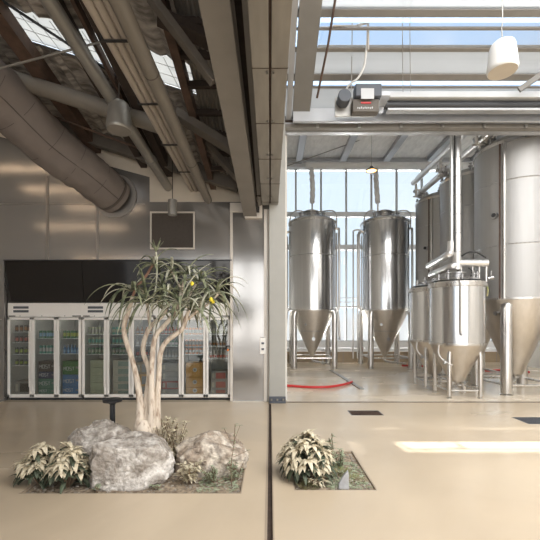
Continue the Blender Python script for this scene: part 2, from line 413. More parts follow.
# ---- brewery shell: glazed back wall
BY = 14.8
struct(MB().box(.3, XR, BY, BY+.2, 0, .42).build('wall_brewery_back', 'tan', smooth=False))
sk = MB()
for k in range(9): sk.box(.9+k*1.05, .92+k*1.05, BY-.004, BY, .0, .42)
struct(sk.build('trim_12', 'wallseam'))
rail = MB().box(.3, XR, BY-.12, BY+.1, .44, .58).box(.3, XR, BY-.10, BY+.1, .60, .86)
struct(rail.build('trim_13', 'winrail', bev=.01))
struct(MB().box(.3, XR, BY-.1, BY+.02, .86, .90).build('trim_14', 'winframe'))
wf = MB()
for k in range(-1, 9):
    x = (321-270)*BY/F + k*1.035
    if x > .4: wf.box(x-.035, x+.035, BY-.04, BY+.1, .9, 7.95)
struct(wf.build('window_1', 'winframe'))
wt = MB().box(.3, XR, BY-.10, BY+.1, 5.98, 6.15).box(.3, XR, BY-.06, BY+.1, 4.62, 4.82).box(.3, XR, BY-.05, BY+.1, 2.25, 2.31)
for z in (2.45, 2.62): wt.box(.3, XR, BY-.03, BY+.05, z, z+.035)
struct(wt.build('window_2', 'winrail'))
struct(MB().box(.3, XR, BY+.04, BY+.05, .9, 8).build('window_3', 'glass'))
struct(MB().box(.3, XR, BY-.25, BY+.2, 7.92, 8.22).build('trim_15', 'winrail'))
# brewery ceiling: foil between joists
struct(MB().prism([(.3, 7.6, 6.08), (.3, 12, 8.19), (.3, 15, 8.19), (.3, 15, 8.32), (.3, 12, 8.32), (.3, 7.6, 6.2)], (XR-.3, 0, 0)).build('ceiling_brewery', 'foilsilver', smooth=False))
cj = MB()
for x in (1.15, 2.9, 4.62, 6.35, 8.1):
    cj.prism([(x-.12, 7.7, 5.98), (x-.12, 12, 8.03), (x-.12, 14.8, 8.03), (x-.12, 14.8, 8.19), (x-.12, 12, 8.19), (x-.12, 7.7, 6.13)], (.24, 0, 0))
cj.box(.3, XR, 14.3, 14.42, 8.05, 8.18)
struct(cj.build('trim_16', 'silver', smooth=False))
tag(MB().tube([P(287, 166, 13.6), P(405, 124, 12.6)], .018, 8).build('tie_rod', 'galv'), 'thin diagonal steel tie rod under the brewery ceiling', 'rod')

# ---- left roof: foil underside with purlins, a translucent strip
def roof_patch(x0, x1, y0, y1, lift, th=.05, nx=1, ny=1, amp=0):
    mb = MB()
    for sgn, dz in ((1, 0), (-1, th)):
        vs = [[mb.bm.verts.new((x0+(x1-x0)*i/nx, y0+(y1-y0)*k/ny, roofL(x0+(x1-x0)*i/nx, y0+(y1-y0)*k/ny)+lift+dz+(amp*(math.sin(i*2.4)+.6*noise.noise((i*.35, k*.5, 0))) if sgn > 0 else 0))) for k in range(ny+1)] for i in range(nx+1)]
        for i in range(nx):
            for k in range(ny): mb.bm.faces.new((vs[i][k], vs[i+1][k], vs[i+1][k+1], vs[i][k+1]))
    return mb
SY0, SY1 = 4.86, 5.42
struct(roof_patch(XL, -.1, SY1, WY+.1, .12, nx=110, ny=26, amp=.03).build('ceiling', 'foil', recalc=False))
struct(roof_patch(XL, -.1, YR, SY0, .12, nx=110, ny=60, amp=.03).build('ceiling_front', 'foil', recalc=False))
struct(roof_patch(XL, -.1, SY0-.03, SY1+.03, .20).build('window_4', 'sheetlight', smooth=False))
wr = MB()
for k in range(26):      # safety mesh under the strip
    x = -6.5+k*.22; wr.tube([(x, SY0, roofL(x, SY0)+.1), (x+.12, SY1, roofL(x+.12, SY1)+.1)], .004, 5)
for k in range(3):
    y = SY0+.12+k*.16; wr.tube([(-6.6, y, roofL(-6.6, y)+.1), (-.7, y, roofL(-.7, y)+.1)], .004, 5)
struct(wr.build('trim_17', 'galv'))

def run_y(name, x, y0, y1, drop, w_, h_, m, label, cat='beam', group=None):
    o = MB().bar((x, y0, roofL(x, y0)-drop), (x, y1, roofL(x, y1)-drop), w_, h_).build(name, m, bev=.004)
    return tag(o, label, cat, group)
run_y('roof_purlin', -3.62, -1, WY, .06, .22, .22, 'brown', 'wide rust brown roof purlin at the upper left of the dark ceiling')
run_y('roof_purlin', -2.62, -1, WY, .05, .13, .2, 'darkbrown', 'thin dark purlin left of the light pipe bundle under the foil roof')
run_y('roof_purlin', -2.34, -1, WY, .02, .05, .12, 'brown', 'slim rusty angle running close beside the thin dark purlin')
run_y('roof_purlin', -2.10, -1, WY, .06, .14, .22, 'darkbrown', 'dark brown purlin directly behind the light pipe bundle')
run_y('roof_purlin', -1.18, -1, WY, .05, .11, .18, 'brown', 'rusty purlin between the fat taupe pipe and the wide taupe beam')
run_y('roof_purlin', -4.75, -1, WY, .06, .18, .22, 'brown', 'rust brown purlin above the big fabric duct at the far left')
for i, y in enumerate((4.15, 4.55, 5.0, 5.5, 5.95, 6.45, 6.9)):
    t = MB().box(-1.15, -.62, y-.035, y+.035, roofL(-.9, y)-.02, roofL(-.9, y)+.06)
    tag(t.build('roof_batten', 'darkbrown'), 'short dark batten crossing between the rusty purlin and the wide taupe beam', 'batten', 'short battens beside the wide taupe beam')
cs = MB()
bmx = []
for i in range(49):
    x = -1.08+.5*i/48; bmx.append((x, roofL(x, 0)+.075+.014*math.sin(i*1.05)))
for (xa, za), (xb, zb) in zip(bmx, bmx[1:]):
    cs.poly([(xa, 3, za-.19*3), (xb, 3, zb-.19*3), (xb, WY, zb-.19*WY), (xa, WY, za-.19*WY)])
struct(cs.build('ceiling_corrugated', 'corr', ang=80))

# beams, pipes and braces of the left ceiling --------------------------
def two(name, a, b, w_, h_, m, label, cat='beam'):
    return tag(MB().bar(a, b, w_, h_).build(name, m, bev=.005), label, cat)
# round tube following the fall of the roof
def roofline(px0, py0, px1, py1, drop): return onroof(px0, py0, drop), onroof(px1, py1, drop)
y_ = 5.75
tb = thing('roof_truss_tube', (-3.3, y_, roofL(-3.3, y_)-.3), 'fat grey tube crossing the left ceiling parallel to the roof fall', 'tube')
MB().tube([(-9.5, y_, roofL(-9.5, y_)-.27), (-1.38, y_, roofL(-1.38, y_)-.27)], .125, 20).build('tube', 'pipetaupe', tb)
MB().tube([(-4.95, y_, roofL(-4.95, y_)-.27), (-4.80, y_, roofL(-4.80, y_)-.27)], .135, 20).build('collar', 'galv', tb)
y_ = 7.22
two('wall_rafter', (-9.5, y_, roofL(-9.5, y_)+.0), (-.62, y_, roofL(-.62, y_)+.0), .18, .30, 'bracedark', 'dark rafter running down along the top of the cream gable wall')
y_ = 6.75
two('thin_roof_rod', (-5.6, 6.4, roofL(-5.6, 6.4)-.2), (-2.2, 6.6, roofL(-2.2, 6.6)-.28), .03, .03, 'brown', 'thin rusty rod under the foil roof above the cream gable', 'rod')
# wide taupe steel channel falling towards the wall
cz = lambda y: 3.81+.126*(7.48-y)
xc = lambda y: -.405-.0153*(7.48-y)
b_ = thing('wide_ceiling_beam', (-.41, 7.4, cz(7.4)), 'wide taupe steel beam running to the wall left of the double gutter', 'beam')
def bslab(x0, x1, lo, hi, name):
    MB().prism([(xc(1)+x0, 1.0, cz(1)+lo), (xc(7.48)+x0, 7.48, cz(7.48)+lo), (xc(7.48)+x0, 7.48, cz(7.48)+hi), (xc(1)+x0, 1.0, cz(1)+hi)], (x1-x0, 0, 0)).build(name, 'beam', b_, bev=.003)
bslab(-.135, .135, 0, .02, 'bottom_flange'); bslab(-.015, .015, .02, .28, 'web'); bslab(-.135, .135, .28, .30, 'top_flange')
b2 = thing('narrow_ceiling_rail', (-.22, 6.5, 4.3), 'narrow grey rail between the wide taupe beam and the double gutter', 'rail')
MB().prism([(-.25, 1.0, cz(1)+.10), (-.25, 7.45, cz(7.45)+.22), (-.25, 7.45, cz(7.45)+.30), (-.25, 1.0, cz(1)+.2)], (.07, 0, 0)).build('rail', 'beam', b2)
for k in range(6):
    y = 2.7+k*.85; MB().box(-.25, -.18, y-.02, y+.02, cz(y)+.2, cz(y)+.55).build('hanger', 'darkbrown', b2)
struct(MB().prism([(-.60, 1, cz(1)+.62), (-.60, 7.5, cz(7.5)+.45), (-.60, 7.5, cz(7.5)+.5), (-.60, 1, cz(1)+.7)], (.50, 0, 0)).build('trim_18', 'darkbrown'))
# double box gutter above the floor joint
gt = thing('double_gutter', (0, 7.0, 4.05), 'double galvanised box gutter with a centre seam above the floor joint', 'gutter')
MB().box(-.17, -.012, .5, 7.40, 4.05, 4.40).build('left_gutter', 'beamlight', gt, bev=.006)
MB().box(.012, .17, .5, 7.36, 4.05, 4.40).build('right_gutter', 'beamlight', gt, bev=.006)
MB().box(-.012, .012, .5, 7.36, 4.075, 4.35).build('seam_strip', 'slot', gt)
cp = MB()
for k in range(7):
    y = 1.5+k*.95
    cp.box(-.172, -.012, y, y+.006, 4.046, 4.40).box(.012, .172, y, y+.006, 4.046, 4.40)
cp.build('joint_lines', 'slot', gt)
for k in range(6):
    y = 2.6+k*.85
    for x in (-.03, .03): MB().lathe([(.014, 0), (.014, .012), (0, .014)], (x, y, 4.036), 8).build('bolt', 'galv', gt)
struct(MB().prism([(-.10, -9, 4.42), (-.10, 7.62, 4.42), (-.10, 7.62, 5.86), (-.10, 1.2, 8.42), (-.10, -9, 8.42)], (.26, 0, 0)).build('wall_between_roofs', 'beamgrey', smooth=False))
# pipe bundle
pb = thing('pipe_bundle', (-1.7, WY, 4.72), 'bundle of three light pipes strapped together under the left roof', 'pipes')
def hz(y, z0, k): return z0+k*(WY-y)
for i in range(3):
    x = -1.63+i*.09
    MB().tube([(x, 1.5, 4.57), (x, WY+.05, 4.40)], .043, 16).build('pipe', 'pipelight', pb)
for y in (3.6, 4.6, 5.6, 6.55):
    z = 4.40+(WY-y)*.028
    MB().box(-1.685, -1.395, y-.015, y+.015, z-.055, z-.045).box(-1.69, -1.68, y-.015, y+.015, z-.055, z+.06).box(-1.40, -1.39, y-.015, y+.015, z-.055, z+.06).build('strap', 'black', pb)
t = thing('fat_ceiling_pipe', (-1.32, WY, 4.4), 'fat taupe pipe along the right side of the light pipe bundle', 'pipe')
MB().tube([(-1.29, 1.2, 4.475), (-1.29, WY+.05, 4.19)], .083, 20).build('pipe', 'pipetaupe', t)
MB().tube([(-1.29, 3.9, 4.354), (-1.29, 3.915, 4.353)], .0855, 20).build('joint', 'seam', t)
MB().tube([(-1.29, 5.9, 4.264), (-1.29, 5.915, 4.263)], .0855, 20).build('joint', 'seam', t)
t = thing('grey_ceiling_pipe', (-2.6, WY, 4.85), 'long thin grey pipe sloping from the upper left down to the cream gable', 'pipe')
MB().tube([(-2.38, 1.5, 5.53), (-2.40, 3.9, 5.14), (-2.125, WY+.02, 4.46)], .09, 16).build('pipe', 'galv', t)
a, b = Vector((-2.194, 6.6, 4.63)), Vector((-2.188, 6.68, 4.615))
MB().tube([a, b], .105, 16).build('collar', 'galv', t)
# knee braces reaching the wide beam
two('knee_brace', P(150, -4, 3.7), P(214, 82, 3.95), .11, .08, 'bracedark', 'taupe channel brace meeting the wide beam high up beside the roof sheet')
two('knee_brace', P(176, 114, 5.55), P(234, 150, 5.7), .22, .12, 'bracedark', 'wide dark brace running from the fat pipe down to the wide beam')
two('knee_brace', P(200, 138, 6.3), P(240, 180, 6.6), .14, .10, 'bracedark', 'lowest dark brace joining the wide beam just above the wall')
two('knee_brace', P(158, 16, 3.9), P(216, 44, 4.1), .18, .10, 'darkbrown', 'short dark brace near the top edge left of the wide beam')
two('ceiling_rod', P(-6, 58+12, 4.9), P(108, 40, 4.75), .022, .022, 'galv', 'thin silver rod crossing in front of the brown purlin', 'rod')
two('ceiling_rod', P(-5, -4, 4.7), P(135, 88, 5.5), .03, .03, 'charcoal', 'long thin dark rod running diagonally below the bright roof strip', 'rod')
wi = MB().tube(spline([P(168, 52, 5.2), P(178, 52, 5.2), P(190, 58, 5.2), P(196, 68, 5.2), P(194, 74, 5.2), P(200, 77, 5.2), P(214, 78, 5.2)]), .013, 8)
tag(wi.build('ceiling_conduit', 'pipelight'), 'pale bent conduit under the corrugated sheet beside the wide beam', 'conduit')

# fabric duct -----------------------------------------------------------
dc = thing('fabric_duct', (-3.57, WY, 4.5), 'huge wrinkled grey brown fabric duct plunging to the steel wall', 'duct')
path = spline([P(-110, -6, 4.4), P(-45, 58, 5.1), P(2, 98, 5.7), P(50, 145, 6.4), P(88, 174, 6.95), P(116, 197, WY+.04)], 14)
mb = MB(); seg = 48; n = len(path); rings = []; prev = None
for i, p in enumerate(path):
    d = (path[min(i+1, n-1)]-path[max(0, i-1)]).normalized()
    a = Vector((0, 0, 1)).cross(d) if prev is None else prev-d*prev.dot(d)
    a.normalize(); prev = a; b = d.cross(a)
    r0 = .455-.075*i/(n-1)
    ring = []
    for k in range(seg):
        th = 2*PI*k/seg
        wr_ = 1+.06*noise.noise((math.cos(th)*2.0, math.sin(th)*2.0, i*.28))+.03*noise.noise((math.cos(th)*4, math.sin(th)*4, i*.55+9))-(.022 if i % 9 == 4 else 0)
        if i > n-4: wr_ = 1
        ring.append(mb.bm.verts.new(p+(a*math.cos(th)+b*math.sin(th))*r0*wr_))
    rings.append(ring)
for i in range(n-1):
    for k in range(seg): mb.bm.faces.new((rings[i][k], rings[i][(k+1) % seg], rings[i+1][(k+1) % seg], rings[i+1][k]))
mb.build('duct_skin', 'fabric', dc, ang=80)
sm = MB()
pts_ = []
prev = None
for i, p in enumerate(path[:-3]):
    d = (path[min(i+1, n-1)]-path[max(0, i-1)]).normalized()
    side = (Vector((0, 0, H))-Vector((p.x, p.y, H))*0 - Vector((0,0,0)))
    tocam = (Vector((0, 0, H))-p); tocam -= d*tocam.dot(d); tocam.normalize()
    pts_.append(p+tocam*(.462-.075*i/(n-1)))
sm.tube(pts_, .008, 6).build('seam', 'seam', dc)
for i in range(5, n-5, 9):
    d = (path[i+1]-path[i-1]).normalized(); r0 = .458-.075*i/(n-1)
    MB().tube([path[i]-d*.004, path[i]+d*.004], r0*1.002, 48, caps=False).build('cross_seam', 'seam', dc)
d = (path[-1]-path[-3]).normalized()
MB().tube([path[-1]-d*.14, path[-1]-d*.10], .392, 40).build('clamp_band', 'seam', dc)
MB().tube([Vector((path[-1].x, WY-.035, path[-1].z)), Vector((path[-1].x, WY+.02, path[-1].z))], .455, 40).build('wall_collar', 'wallseam', dc)

# right hall roof -------------------------------------------------------
def rz(y): return H+7.21-.4*y       # underside of the sloping glazed roof
def sheet(x0, x1, y0, y1, lift=.0):
    return MB().prism([(x0, y0, rz(y0)+lift), (x0, y1, rz(y1)+lift), (x0, y1, rz(y1)+lift+.012), (x0, y0, rz(y0)+lift+.012)], (x1-x0, 0, 0))
def yof(py): return 7.21/(.4+(322-py)/F)
GX = .15
bays = [(-14, 10, 'sheetwhite'), (17, 23, 'sheetblue'), (23, 47.5, 'clearpane'), (51, 74, 'sheetgrey'), (80, 86, 'sheetblue'), (86, 124, 'sheetgrey')]
n_ = 5
for a, b, m in bays:
    if m == 'clearpane':
        struct(sheet(GX, .82, yof(a), yof(b)).build('window_%d' % n_, 'sheetblue', smooth=False)); n_ += 1
    struct(sheet(.82 if m == 'clearpane' else GX, XR, yof(a), yof(b)).build('window_%d' % n_, m, smooth=False)); n_ += 1
struct(sheet(GX, XR, 1.2, yof(-14)).build('window_%d' % n_, 'sheetwhite', smooth=False))
fl = sheet(GX, XR, 1.2, 1.25)
struct(MB().box(-.1, XR, YR, 1.2, rz(1.2), rz(1.2)+.1).build('ceiling_rear', 'roofgrey', smooth=False))
# battens across the glazing
def batten(py0, py1, h, m, label, drop=0, name='roof_batten'):
    y0, y1 = yof(py0), yof(py1)
    o = MB().prism([(GX, y0, rz(y0)-drop), (GX, y1, rz(y1)-drop), (GX, y1, rz(y1)+h-drop), (GX, y0, rz(y0)+h-drop)], (XR-GX, 0, 0)).build(name, m, bev=.003)
    return tag(o, label, 'batten')
batten(9, 17, .16, 'beamgrey', 'widest grey roof beam crossing at the very top right of the glazed roof', .01, 'roof_beam')
batten(27.5, 30, .03, 'purlinR', 'thinnest brown glazing batten between the two pale blue roof bands', .01)
batten(47.5, 51.5, .06, 'purlinR', 'brown glazing batten above the cloudy grey roof band', .012)
batten(74, 80.5, .06, 'purlinR', 'broader brown glazing batten below the cloudy grey roof band', .012)
batten(86, 88, .05, 'purlinR', 'lowest brown glazing batten just above the awning motor', .012)
o = MB().bar(P(519, 90, 6.6), P(548, 70, 6.45), .05, .09).build('glazing_bar', 'beamgrey')
tag(o, 'short oblique grey bar behind the white pendant speaker at the right edge', 'bar')
# sloping beam right of the gutter
rb = thing('sloping_roof_beam', (.62, 7.35, 5.8), 'broad grey beam sloping up from the cross beam right of the double gutter', 'beam')
def zb(y): return 5.80+.4*(7.4-y)-.02
def slab(x0, x1, lo, hi, ya=3.0, yb=7.36):
    return MB().prism([(x0, ya, zb(ya)+lo), (x0, yb, zb(yb)+lo), (x0, yb, zb(yb)+hi), (x0, ya, zb(ya)+hi)], (x1-x0, 0, 0))
slab(.45, .80, 0, .02).build('bottom_flange', 'beamgrey', rb, bev=.003)
slab(.61, .64, .02, .14).build('web', 'beamgrey', rb)
o = slab(.33, .43, -.02, .10).build('edge_rail', 'silver'); tag(o, 'narrow silver rail squeezed between the double gutter and the broad sloping beam', 'rail')
# cross beam over the brewery opening
x0 = .31
cb_ = thing('cross_beam', (4.5, 7.4, 5.68), 'long layered steel cross beam above the brewery opening', 'beam')
MB().box(x0, XR, 7.36, 7.50, 5.62, 5.70).build('bottom_flange', 'purlinR', cb_, bev=.004)
MB().box(x0, XR, 7.38, 7.48, 5.70, 5.85).build('web', 'silver', cb_)
MB().box(x0, XR, 7.34, 7.40, 5.745, 5.765).build('lip', 'slot', cb_)
for k in range(11):
    x = .95+k*.85
    MB().box(x, x+.05, 7.33, 7.40, 5.62, 5.83).build('clip', 'galv', cb_)
struct(MB().box(.3, XR, 7.50, 7.62, 5.6, 6.25).build('wall_over_opening', 'silver', smooth=False))
o = MB().box(.46, XR, 7.20, 7.27, 5.66, 5.93).build('front_channel', 'silver', bev=.006)
tag(o, 'pale silver channel running along the front of the cross beam', 'channel')
# awning roller and its motor
aw = thing('awning_roller', (5, 6.95, 5.7), 'long white awning roller box with a dark slot beside the motor', 'roller')
xa, xb = (388-270)*6.9/F, XR
za = H+(322-98)*6.9/F
MB().box(xa, xb, 6.84, 7.0, za-.02, za+.10).build('top_cover', 'roofgrey', aw, bev=.012)
MB().tube([(xa-.05, 6.97, za-.10), (xb, 6.97, za-.10)], .075, 20).build('roller', 'charcoal', aw)
MB().box(xa, xb, 6.92, 7.06, za-.22, za-.17).build('bottom_cover', 'silver', aw, bev=.01)
MB().box(xa-.10, xa+.0, 6.88, 6.98, za-.03, za+.03).build('end_fitting', 'silver', aw, bev=.01)
MB().prism([(xa-.12, 6.9, za), (xa-.04, 6.9, za), (xa-.10, 6.9, za-.28), (xa-.17, 6.9, za-.28)], (0, .03, 0)).build('bracket', 'silver', aw)
y_ = 6.6
mo = thing('awning_motor', P(356, 112, y_), 'black and silver motor unit hung on a plate in front of the cross beam', 'motor')
q0, q1 = P(336, 113, y_), P(379, 94, y_)
MB().box(q0.x, q1.x-.05, y_+.10, y_+.14, q0.z, q1.z).build('plate', 'galv', mo, bev=.006)
g = MB(); c0, c1 = P(340, 100.5, y_), P(343.5, 99, y_)
MB().tube([(c1.x, y_-.12, c1.z), (c1.x, y_+.10, c1.z)], .118, 28).build('gear_drum', 'greyplastic', mo, bev=.01)
q0, q1 = P(354, 100, y_), P(380, 87.5, y_)
mh = MB().box(q0.x, q1.x, y_-.12, y_+.10, q0.z, q1.z).build('housing', 'greyplastic', mo, bev=.02)
q0, q1 = P(361, 99, y_-.12), P(374, 88.5, y_-.12)
MB().box(q0.x, q1.x, y_-.128, y_-.118, q0.z, q1.z).build('label_plate', 'label', mo)
q0, q1 = P(352, 113.5, y_), P(378, 101, y_)
MB().box(q0.x, q1.x, y_-.06, y_+.10, q0.z, q1.z).build('lower_box', 'bracedark', mo, bev=.01)
q0, q1 = P(361, 103.5, y_-.07), P(371, 102, y_-.07)
MB().box(q0.x, q1.x, y_-.075, y_-.06, q0.z, q1.z).build('red_marks', 'red', mo)
lg = MB()
for k in range(9):
    x = P(357.5+k*1.8, 107, y_-.07).x; z = P(0, 107.6+(k % 2)*.4, y_-.07).z
    lg.box(x, x+.018, y_-.066, y_-.058, z-.012, z+.012+(k % 3)*.004)
lg.build('maker_mark', 'label', mo)
q0, q1 = P(380, 97, y_), P(390, 92, y_)
MB().box(q0.x, q1.x, y_-.04, y_+.3, q0.z, q1.z).build('drive_shaft', 'silver', mo, bev=.01)
cbl = MB().tube(spline([P(348, 93, 6.6), P(346, 90, 6.58), P(350, 84, 6.5), P(358, 78, 6.4), P(364, 66, 6.3), P(366, 52, 6.2), P(367.5, 40, 6.1), P(367.5, 26, 6.0)]), .018, 10)
tag(cbl.build('motor_cable', 'plasticwhite'), 'white wavy cable rising from the motor to the pipe elbow', 'cable')
el = MB().tube([P(333, 26, 5.9), P(357, 26, 5.95)], .014, 8).tube([P(357, 26, 5.95), P(362, 24, 6), P(368, 23.5, 6), P(368, 50, 6.05)], .022, 10)
tag(el.build('conduit_elbow', 'pipelight'), 'thin conduit and elbow crossing above the awning motor', 'conduit')
tag(MB().tube([P(336, -5, 5.5), P(328, 45, 5.9), P(317, 98, 6.5)], .02, 8).build('steel_conduit', 'brown'), 'straight dark conduit beside the broad sloping roof beam', 'conduit')
for px, lab in ((352.5, 'thin white hanging rod directly above the awning motor'),):
    tag(MB().tube([P(px, -5, 6.0), P(px-1, 90, 6.55)], .009, 6).build('hanging_rod', 'galv'), lab, 'rod')
for px, lab in ((402, 'left one of the two thin wires hanging right of the motor'), (409.5, 'right one of the two thin wires hanging right of the motor')):
    tag(MB().tube([P(px, -5, 5.6), P(px+1, 92, 6.8)], .006, 6).build('hanging_wire', 'galv'), lab, 'wire')

# pendant speakers -------------------------------------------------------
def speaker(name, top, r, h, m, label, wire):
    t = thing(name, top, label, 'speaker')
    pr = [(r*.30, h), (r*.62, h*.985), (r*.76, h*.93), (r*.83, h*.84), (r*.92, h*.5), (r, h*.14), (r, h*.08), (r*.97, h*.03), (r*.93, h*.01)]
    sh = MB().lathe(pr, top, 40).build('shell', m, t, ang=60)
    MB().lathe([(0, .02), (r*.93, .012), (r*.93, .0), (0, .0)], top, 40).build('grille', 'cream' if m == 'plasticwhite' else 'beam', t, ang=20)
    lg = MB()
    for a in (.9, 2.2, 4.2):
        lg.tube([(top[0]+r*.80*math.cos(a), top[1]+r*.80*math.sin(a), top[2]+h*.86), (top[0]+.0, top[1], top[2]+h*1.08)], .006, 6)
    lg.build('wire_bridle', 'galv', t)
    MB().tube([(top[0], top[1], top[2]+h*1.04)]+wire, .006, 6).build('cable', 'galv', t)
    return t
tp = P(502.5, 72, 4.3)
speaker('pendant_speaker', (tp.x, tp.y, tp.z), .165, .35, 'plasticwhite', 'white bucket shaped pendant speaker below the glazed roof', [tp+Vector((-.01, .0, .52)), tp+Vector((.0, 0, .6)), tp+Vector((0, 0, rz(4.3)-tp.z))])
a = P(489, 75, 4.35)
tp = P(119, 131, 5.3)
speaker('pendant_speaker', (tp.x, tp.y, tp.z), .178, .42, 'galv', 'grey bucket shaped pendant speaker under the dark left roof', [tp+Vector((0, 0, .5)), (tp.x, tp.y, roofL(tp.x, tp.y)+.1)])
# pendant lamp
tp = P(172.5, 215, 6.9)
t = thing('pendant_lamp', tp, 'small steel cylinder pendant lamp on a long wire above the wall vent', 'pendant lamp')
MB().lathe([(.082, 0), (.086, .0), (.086, .285), (.02, .29), (0, .29)], tp, 28).build('shade', 'galv', t, ang=40)
MB().lathe([(.0, .02), (.08, .02)], tp, 24).build('diffuser', 'label', t)
MB().tube([tp+Vector((0, 0, .29)), (tp.x, tp.y, roofL(tp.x, tp.y)+.1)], .008, 6).build('cable', 'black', t)
# brewery pendant lamp
tp = P(371.5, 171, 11.5)
t = thing('brewery_pendant_lamp', tp, 'small dome lamp with a warm glowing underside above the tanks', 'pendant lamp')
MB().lathe([(.18, 0), (.165, .04), (.07, .10), (.03, .16), (0, .16)], tp, 28).build('shade', 'greyplastic', t, ang=50)
MB().lathe([(.0, -.02), (.08, -.012), (.15, .004)], tp, 24).build('bulb', 'lamp', t)
MB().tube([tp+Vector((0, 0, .16)), (tp.x, tp.y, 7.72)], .008, 6).build('cable', 'galv', t)
# warm tube lamps under the left roof, outside the frame, mirrored in the steel cladding
for k, (x0_, y_, z_, L_) in enumerate(((-8.4, 4.2, 6.25, 3.0), (-7.8, 3.6, 5.85, 3.2), (-7.0, 2.6, 5.6, 2.6), (-8.6, 1.6, 5.2, 3.2), (-8.0, .4, 4.2, 3.4), (-8.2, -1.2, 2.6, 3.4))):
    t = thing('tube_lamp', (x0_+L_/2, y_, z_), ['highest', 'second highest', 'third highest', 'fourth highest', 'second lowest', 'lowest'][k]+' warm glowing tube lamp outside the left edge of the view', 'tube lamp')
    MB().tube([(x0_, y_, z_), (x0_+L_, y_, z_-.05)], .022, 10).build('tube', 'warmtube', t)
    MB().box(x0_, x0_+L_, y_-.03, y_+.03, z_+.03, z_+.07).build('batten', 'white', t)
    for xx in (x0_+.3, x0_+L_-.3): MB().tube([(xx, y_, z_+.05), (xx, y_, roofL(xx, y_)+.1)], .006, 6).build('wire', 'galv', t)

# ================================================================== STEEL WALL FIXTURES
q0, q1 = P(152, 248, WY), P(193.5, 213.5, WY)
t = thing('wall_vent', (q0.x, WY, q0.z), 'dark mesh vent in a cream frame above the black panel', 'vent')
MB().box(q0.x, q1.x, WY-.02, WY+.02, q0.z, q1.z).build('mesh_screen', 'mesh', t)
f = MB(); b = .03
f.box(q0.x-b, q1.x+b, WY-.045, WY, q1.z, q1.z+b).box(q0.x-b, q1.x+b, WY-.045, WY, q0.z-b, q0.z).box(q0.x-b, q0.x, WY-.045, WY, q0.z, q1.z).box(q1.x, q1.x+b, WY-.045, WY, q0.z, q1.z)
f.build('frame', 'creamtrim', t, bev=.004)
# leaning black panel
t = thing('black_panel', (-3.15, 7.55, 2.06), 'wide glossy black panel leaning above the drinks fridges', 'panel')
for a, b in ((-5.52, -3.93), (-3.922, -2.36), (-2.352, -.80)):
    MB().prism([(a, 7.60, 2.07), (b, 7.60, 2.07), (b, 7.50, 2.93), (a, 7.50, 2.93)], (0, .02, 0)).build('pane', 'blackpanel', t)
MB().box(-5.53, -.79, 7.46, 7.54, 2.925, 2.945).build('top_trim', 'charcoal', t)
# switch
q0, q1 = P(260, 354, 7.4), P(265.5, 338, 7.4)
t = thing('wall_switch', (q0.x, 7.42, q0.z), 'white switch plate on the cream edge beside the column', 'switch')
MB().box(q0.x, q1.x, 7.415, 7.445, q0.z, q1.z).build('plate', 'white', t, bev=.004)
for k in range(2): MB().box(q0.x+.03, q1.x-.03, 7.405, 7.416, q0.z+.08+k*.12, q0.z+.12+k*.12).build('button', 'greyplastic', t)

# ================================================================== DRINKS FRIDGES
UW = 1.565; UX0 = -5.515; FY = 7.57
def make_fridge():
    t = thing('drinks_fridge', (0, 0, 0), 'x', 'fridge')
    b = MB()
    b.box(0, .03, .03, .70, .05, 2.04).box(UW-.03, UW, .03, .70, .05, 2.04).box(0, UW, .66, .70, .05, 2.04).box(0, UW, .03, .70, .05, .11).box(0, UW, .0, .70, 1.76, 2.05)
    b.box(.508, .528, .10, .66, .1, 1.76).box(1.03, 1.05, .10, .66, .1, 1.76)
    b.build('body', 'white', t, bev=.004)
    MB().box(.02, UW-.02, .06, .6, 0, .05).build('plinth', 'charcoal', t)
    MB().box(.032, UW-.032, .655, .66, .11, 1.76).build('back_liner', 'fridgein', t)
    for sx in (.12, ):
        v = MB()
        for z in (1.85, 1.93): v.box(sx, sx+.32, -.006, .002, z, z+.05)
        v.build('vent_grille', 'greyplastic', t)
    st = MB().box(.02, .16, -.004, .0, 1.765, 1.785)
    for x in (.26, .72, 1.2): st.tube([(x, -.006, 1.777), (x, .0, 1.777)], .008, 8)
    st.box(1.36, 1.54, -.004, .0, 1.765, 1.785)
    st.build('lower_marks', 'black', t)
    for k in range(3):
        x0 = .012+k*.515; x1 = x0+.508; z0, z1 = .075, 1.745; w1 = .05
        d = MB().box(x0, x1, -.03, .02, z0, z0+.06).box(x0, x1, -.03, .02, z1-.05, z1).box(x0, x0+w1, -.03, .02, z0, z1).box(x1-w1, x1, -.03, .02, z0, z1)
        dd = d.build('door', 'white', t, bev=.005)
        MB().box(x0+w1, x1-w1, -.01, -.005, z0+.06, z1-.05).build('glass', 'fglass', dd)
        hx = x1-.03 if k == 0 else x0+.03
        h = MB().bar((hx, -.055, z0+.22), (hx, -.055, z1-.28), .022, .018)
        for z in (z0+.24, z1-.3): h.bar((hx, -.055, z), (hx, -.025, z), .018, .018)
        h.build('handle', 'white', dd, bev=.003)
        MB().box(x0+.10, x0+.42, .04, .06, 1.715, 1.735).build('light_strip', 'led', t)
    return t
fr0 = make_fridge(); fridges = [fr0]
fl_ = ['left white drinks fridge with navy, green and blue cartons behind three glass doors',
       'middle white drinks fridge behind the tree, pale cartons below cans',
       'right white drinks fridge beside the brushed steel panel, orange carton behind its middle door']
# children built at origin; move roots
for k in range(3):
    if k == 0: f = fr0; f.location = (UX0, FY, 0); f['label'] = fl_[0]
    else: f = dup(fr0, (UX0+k*UW, FY, 0), fl_[k])
    f['group'] = 'drinks fridges in the steel wall'; fridges.append(f)

def shz(py, y=7.80): return H-(py-322)*y/F
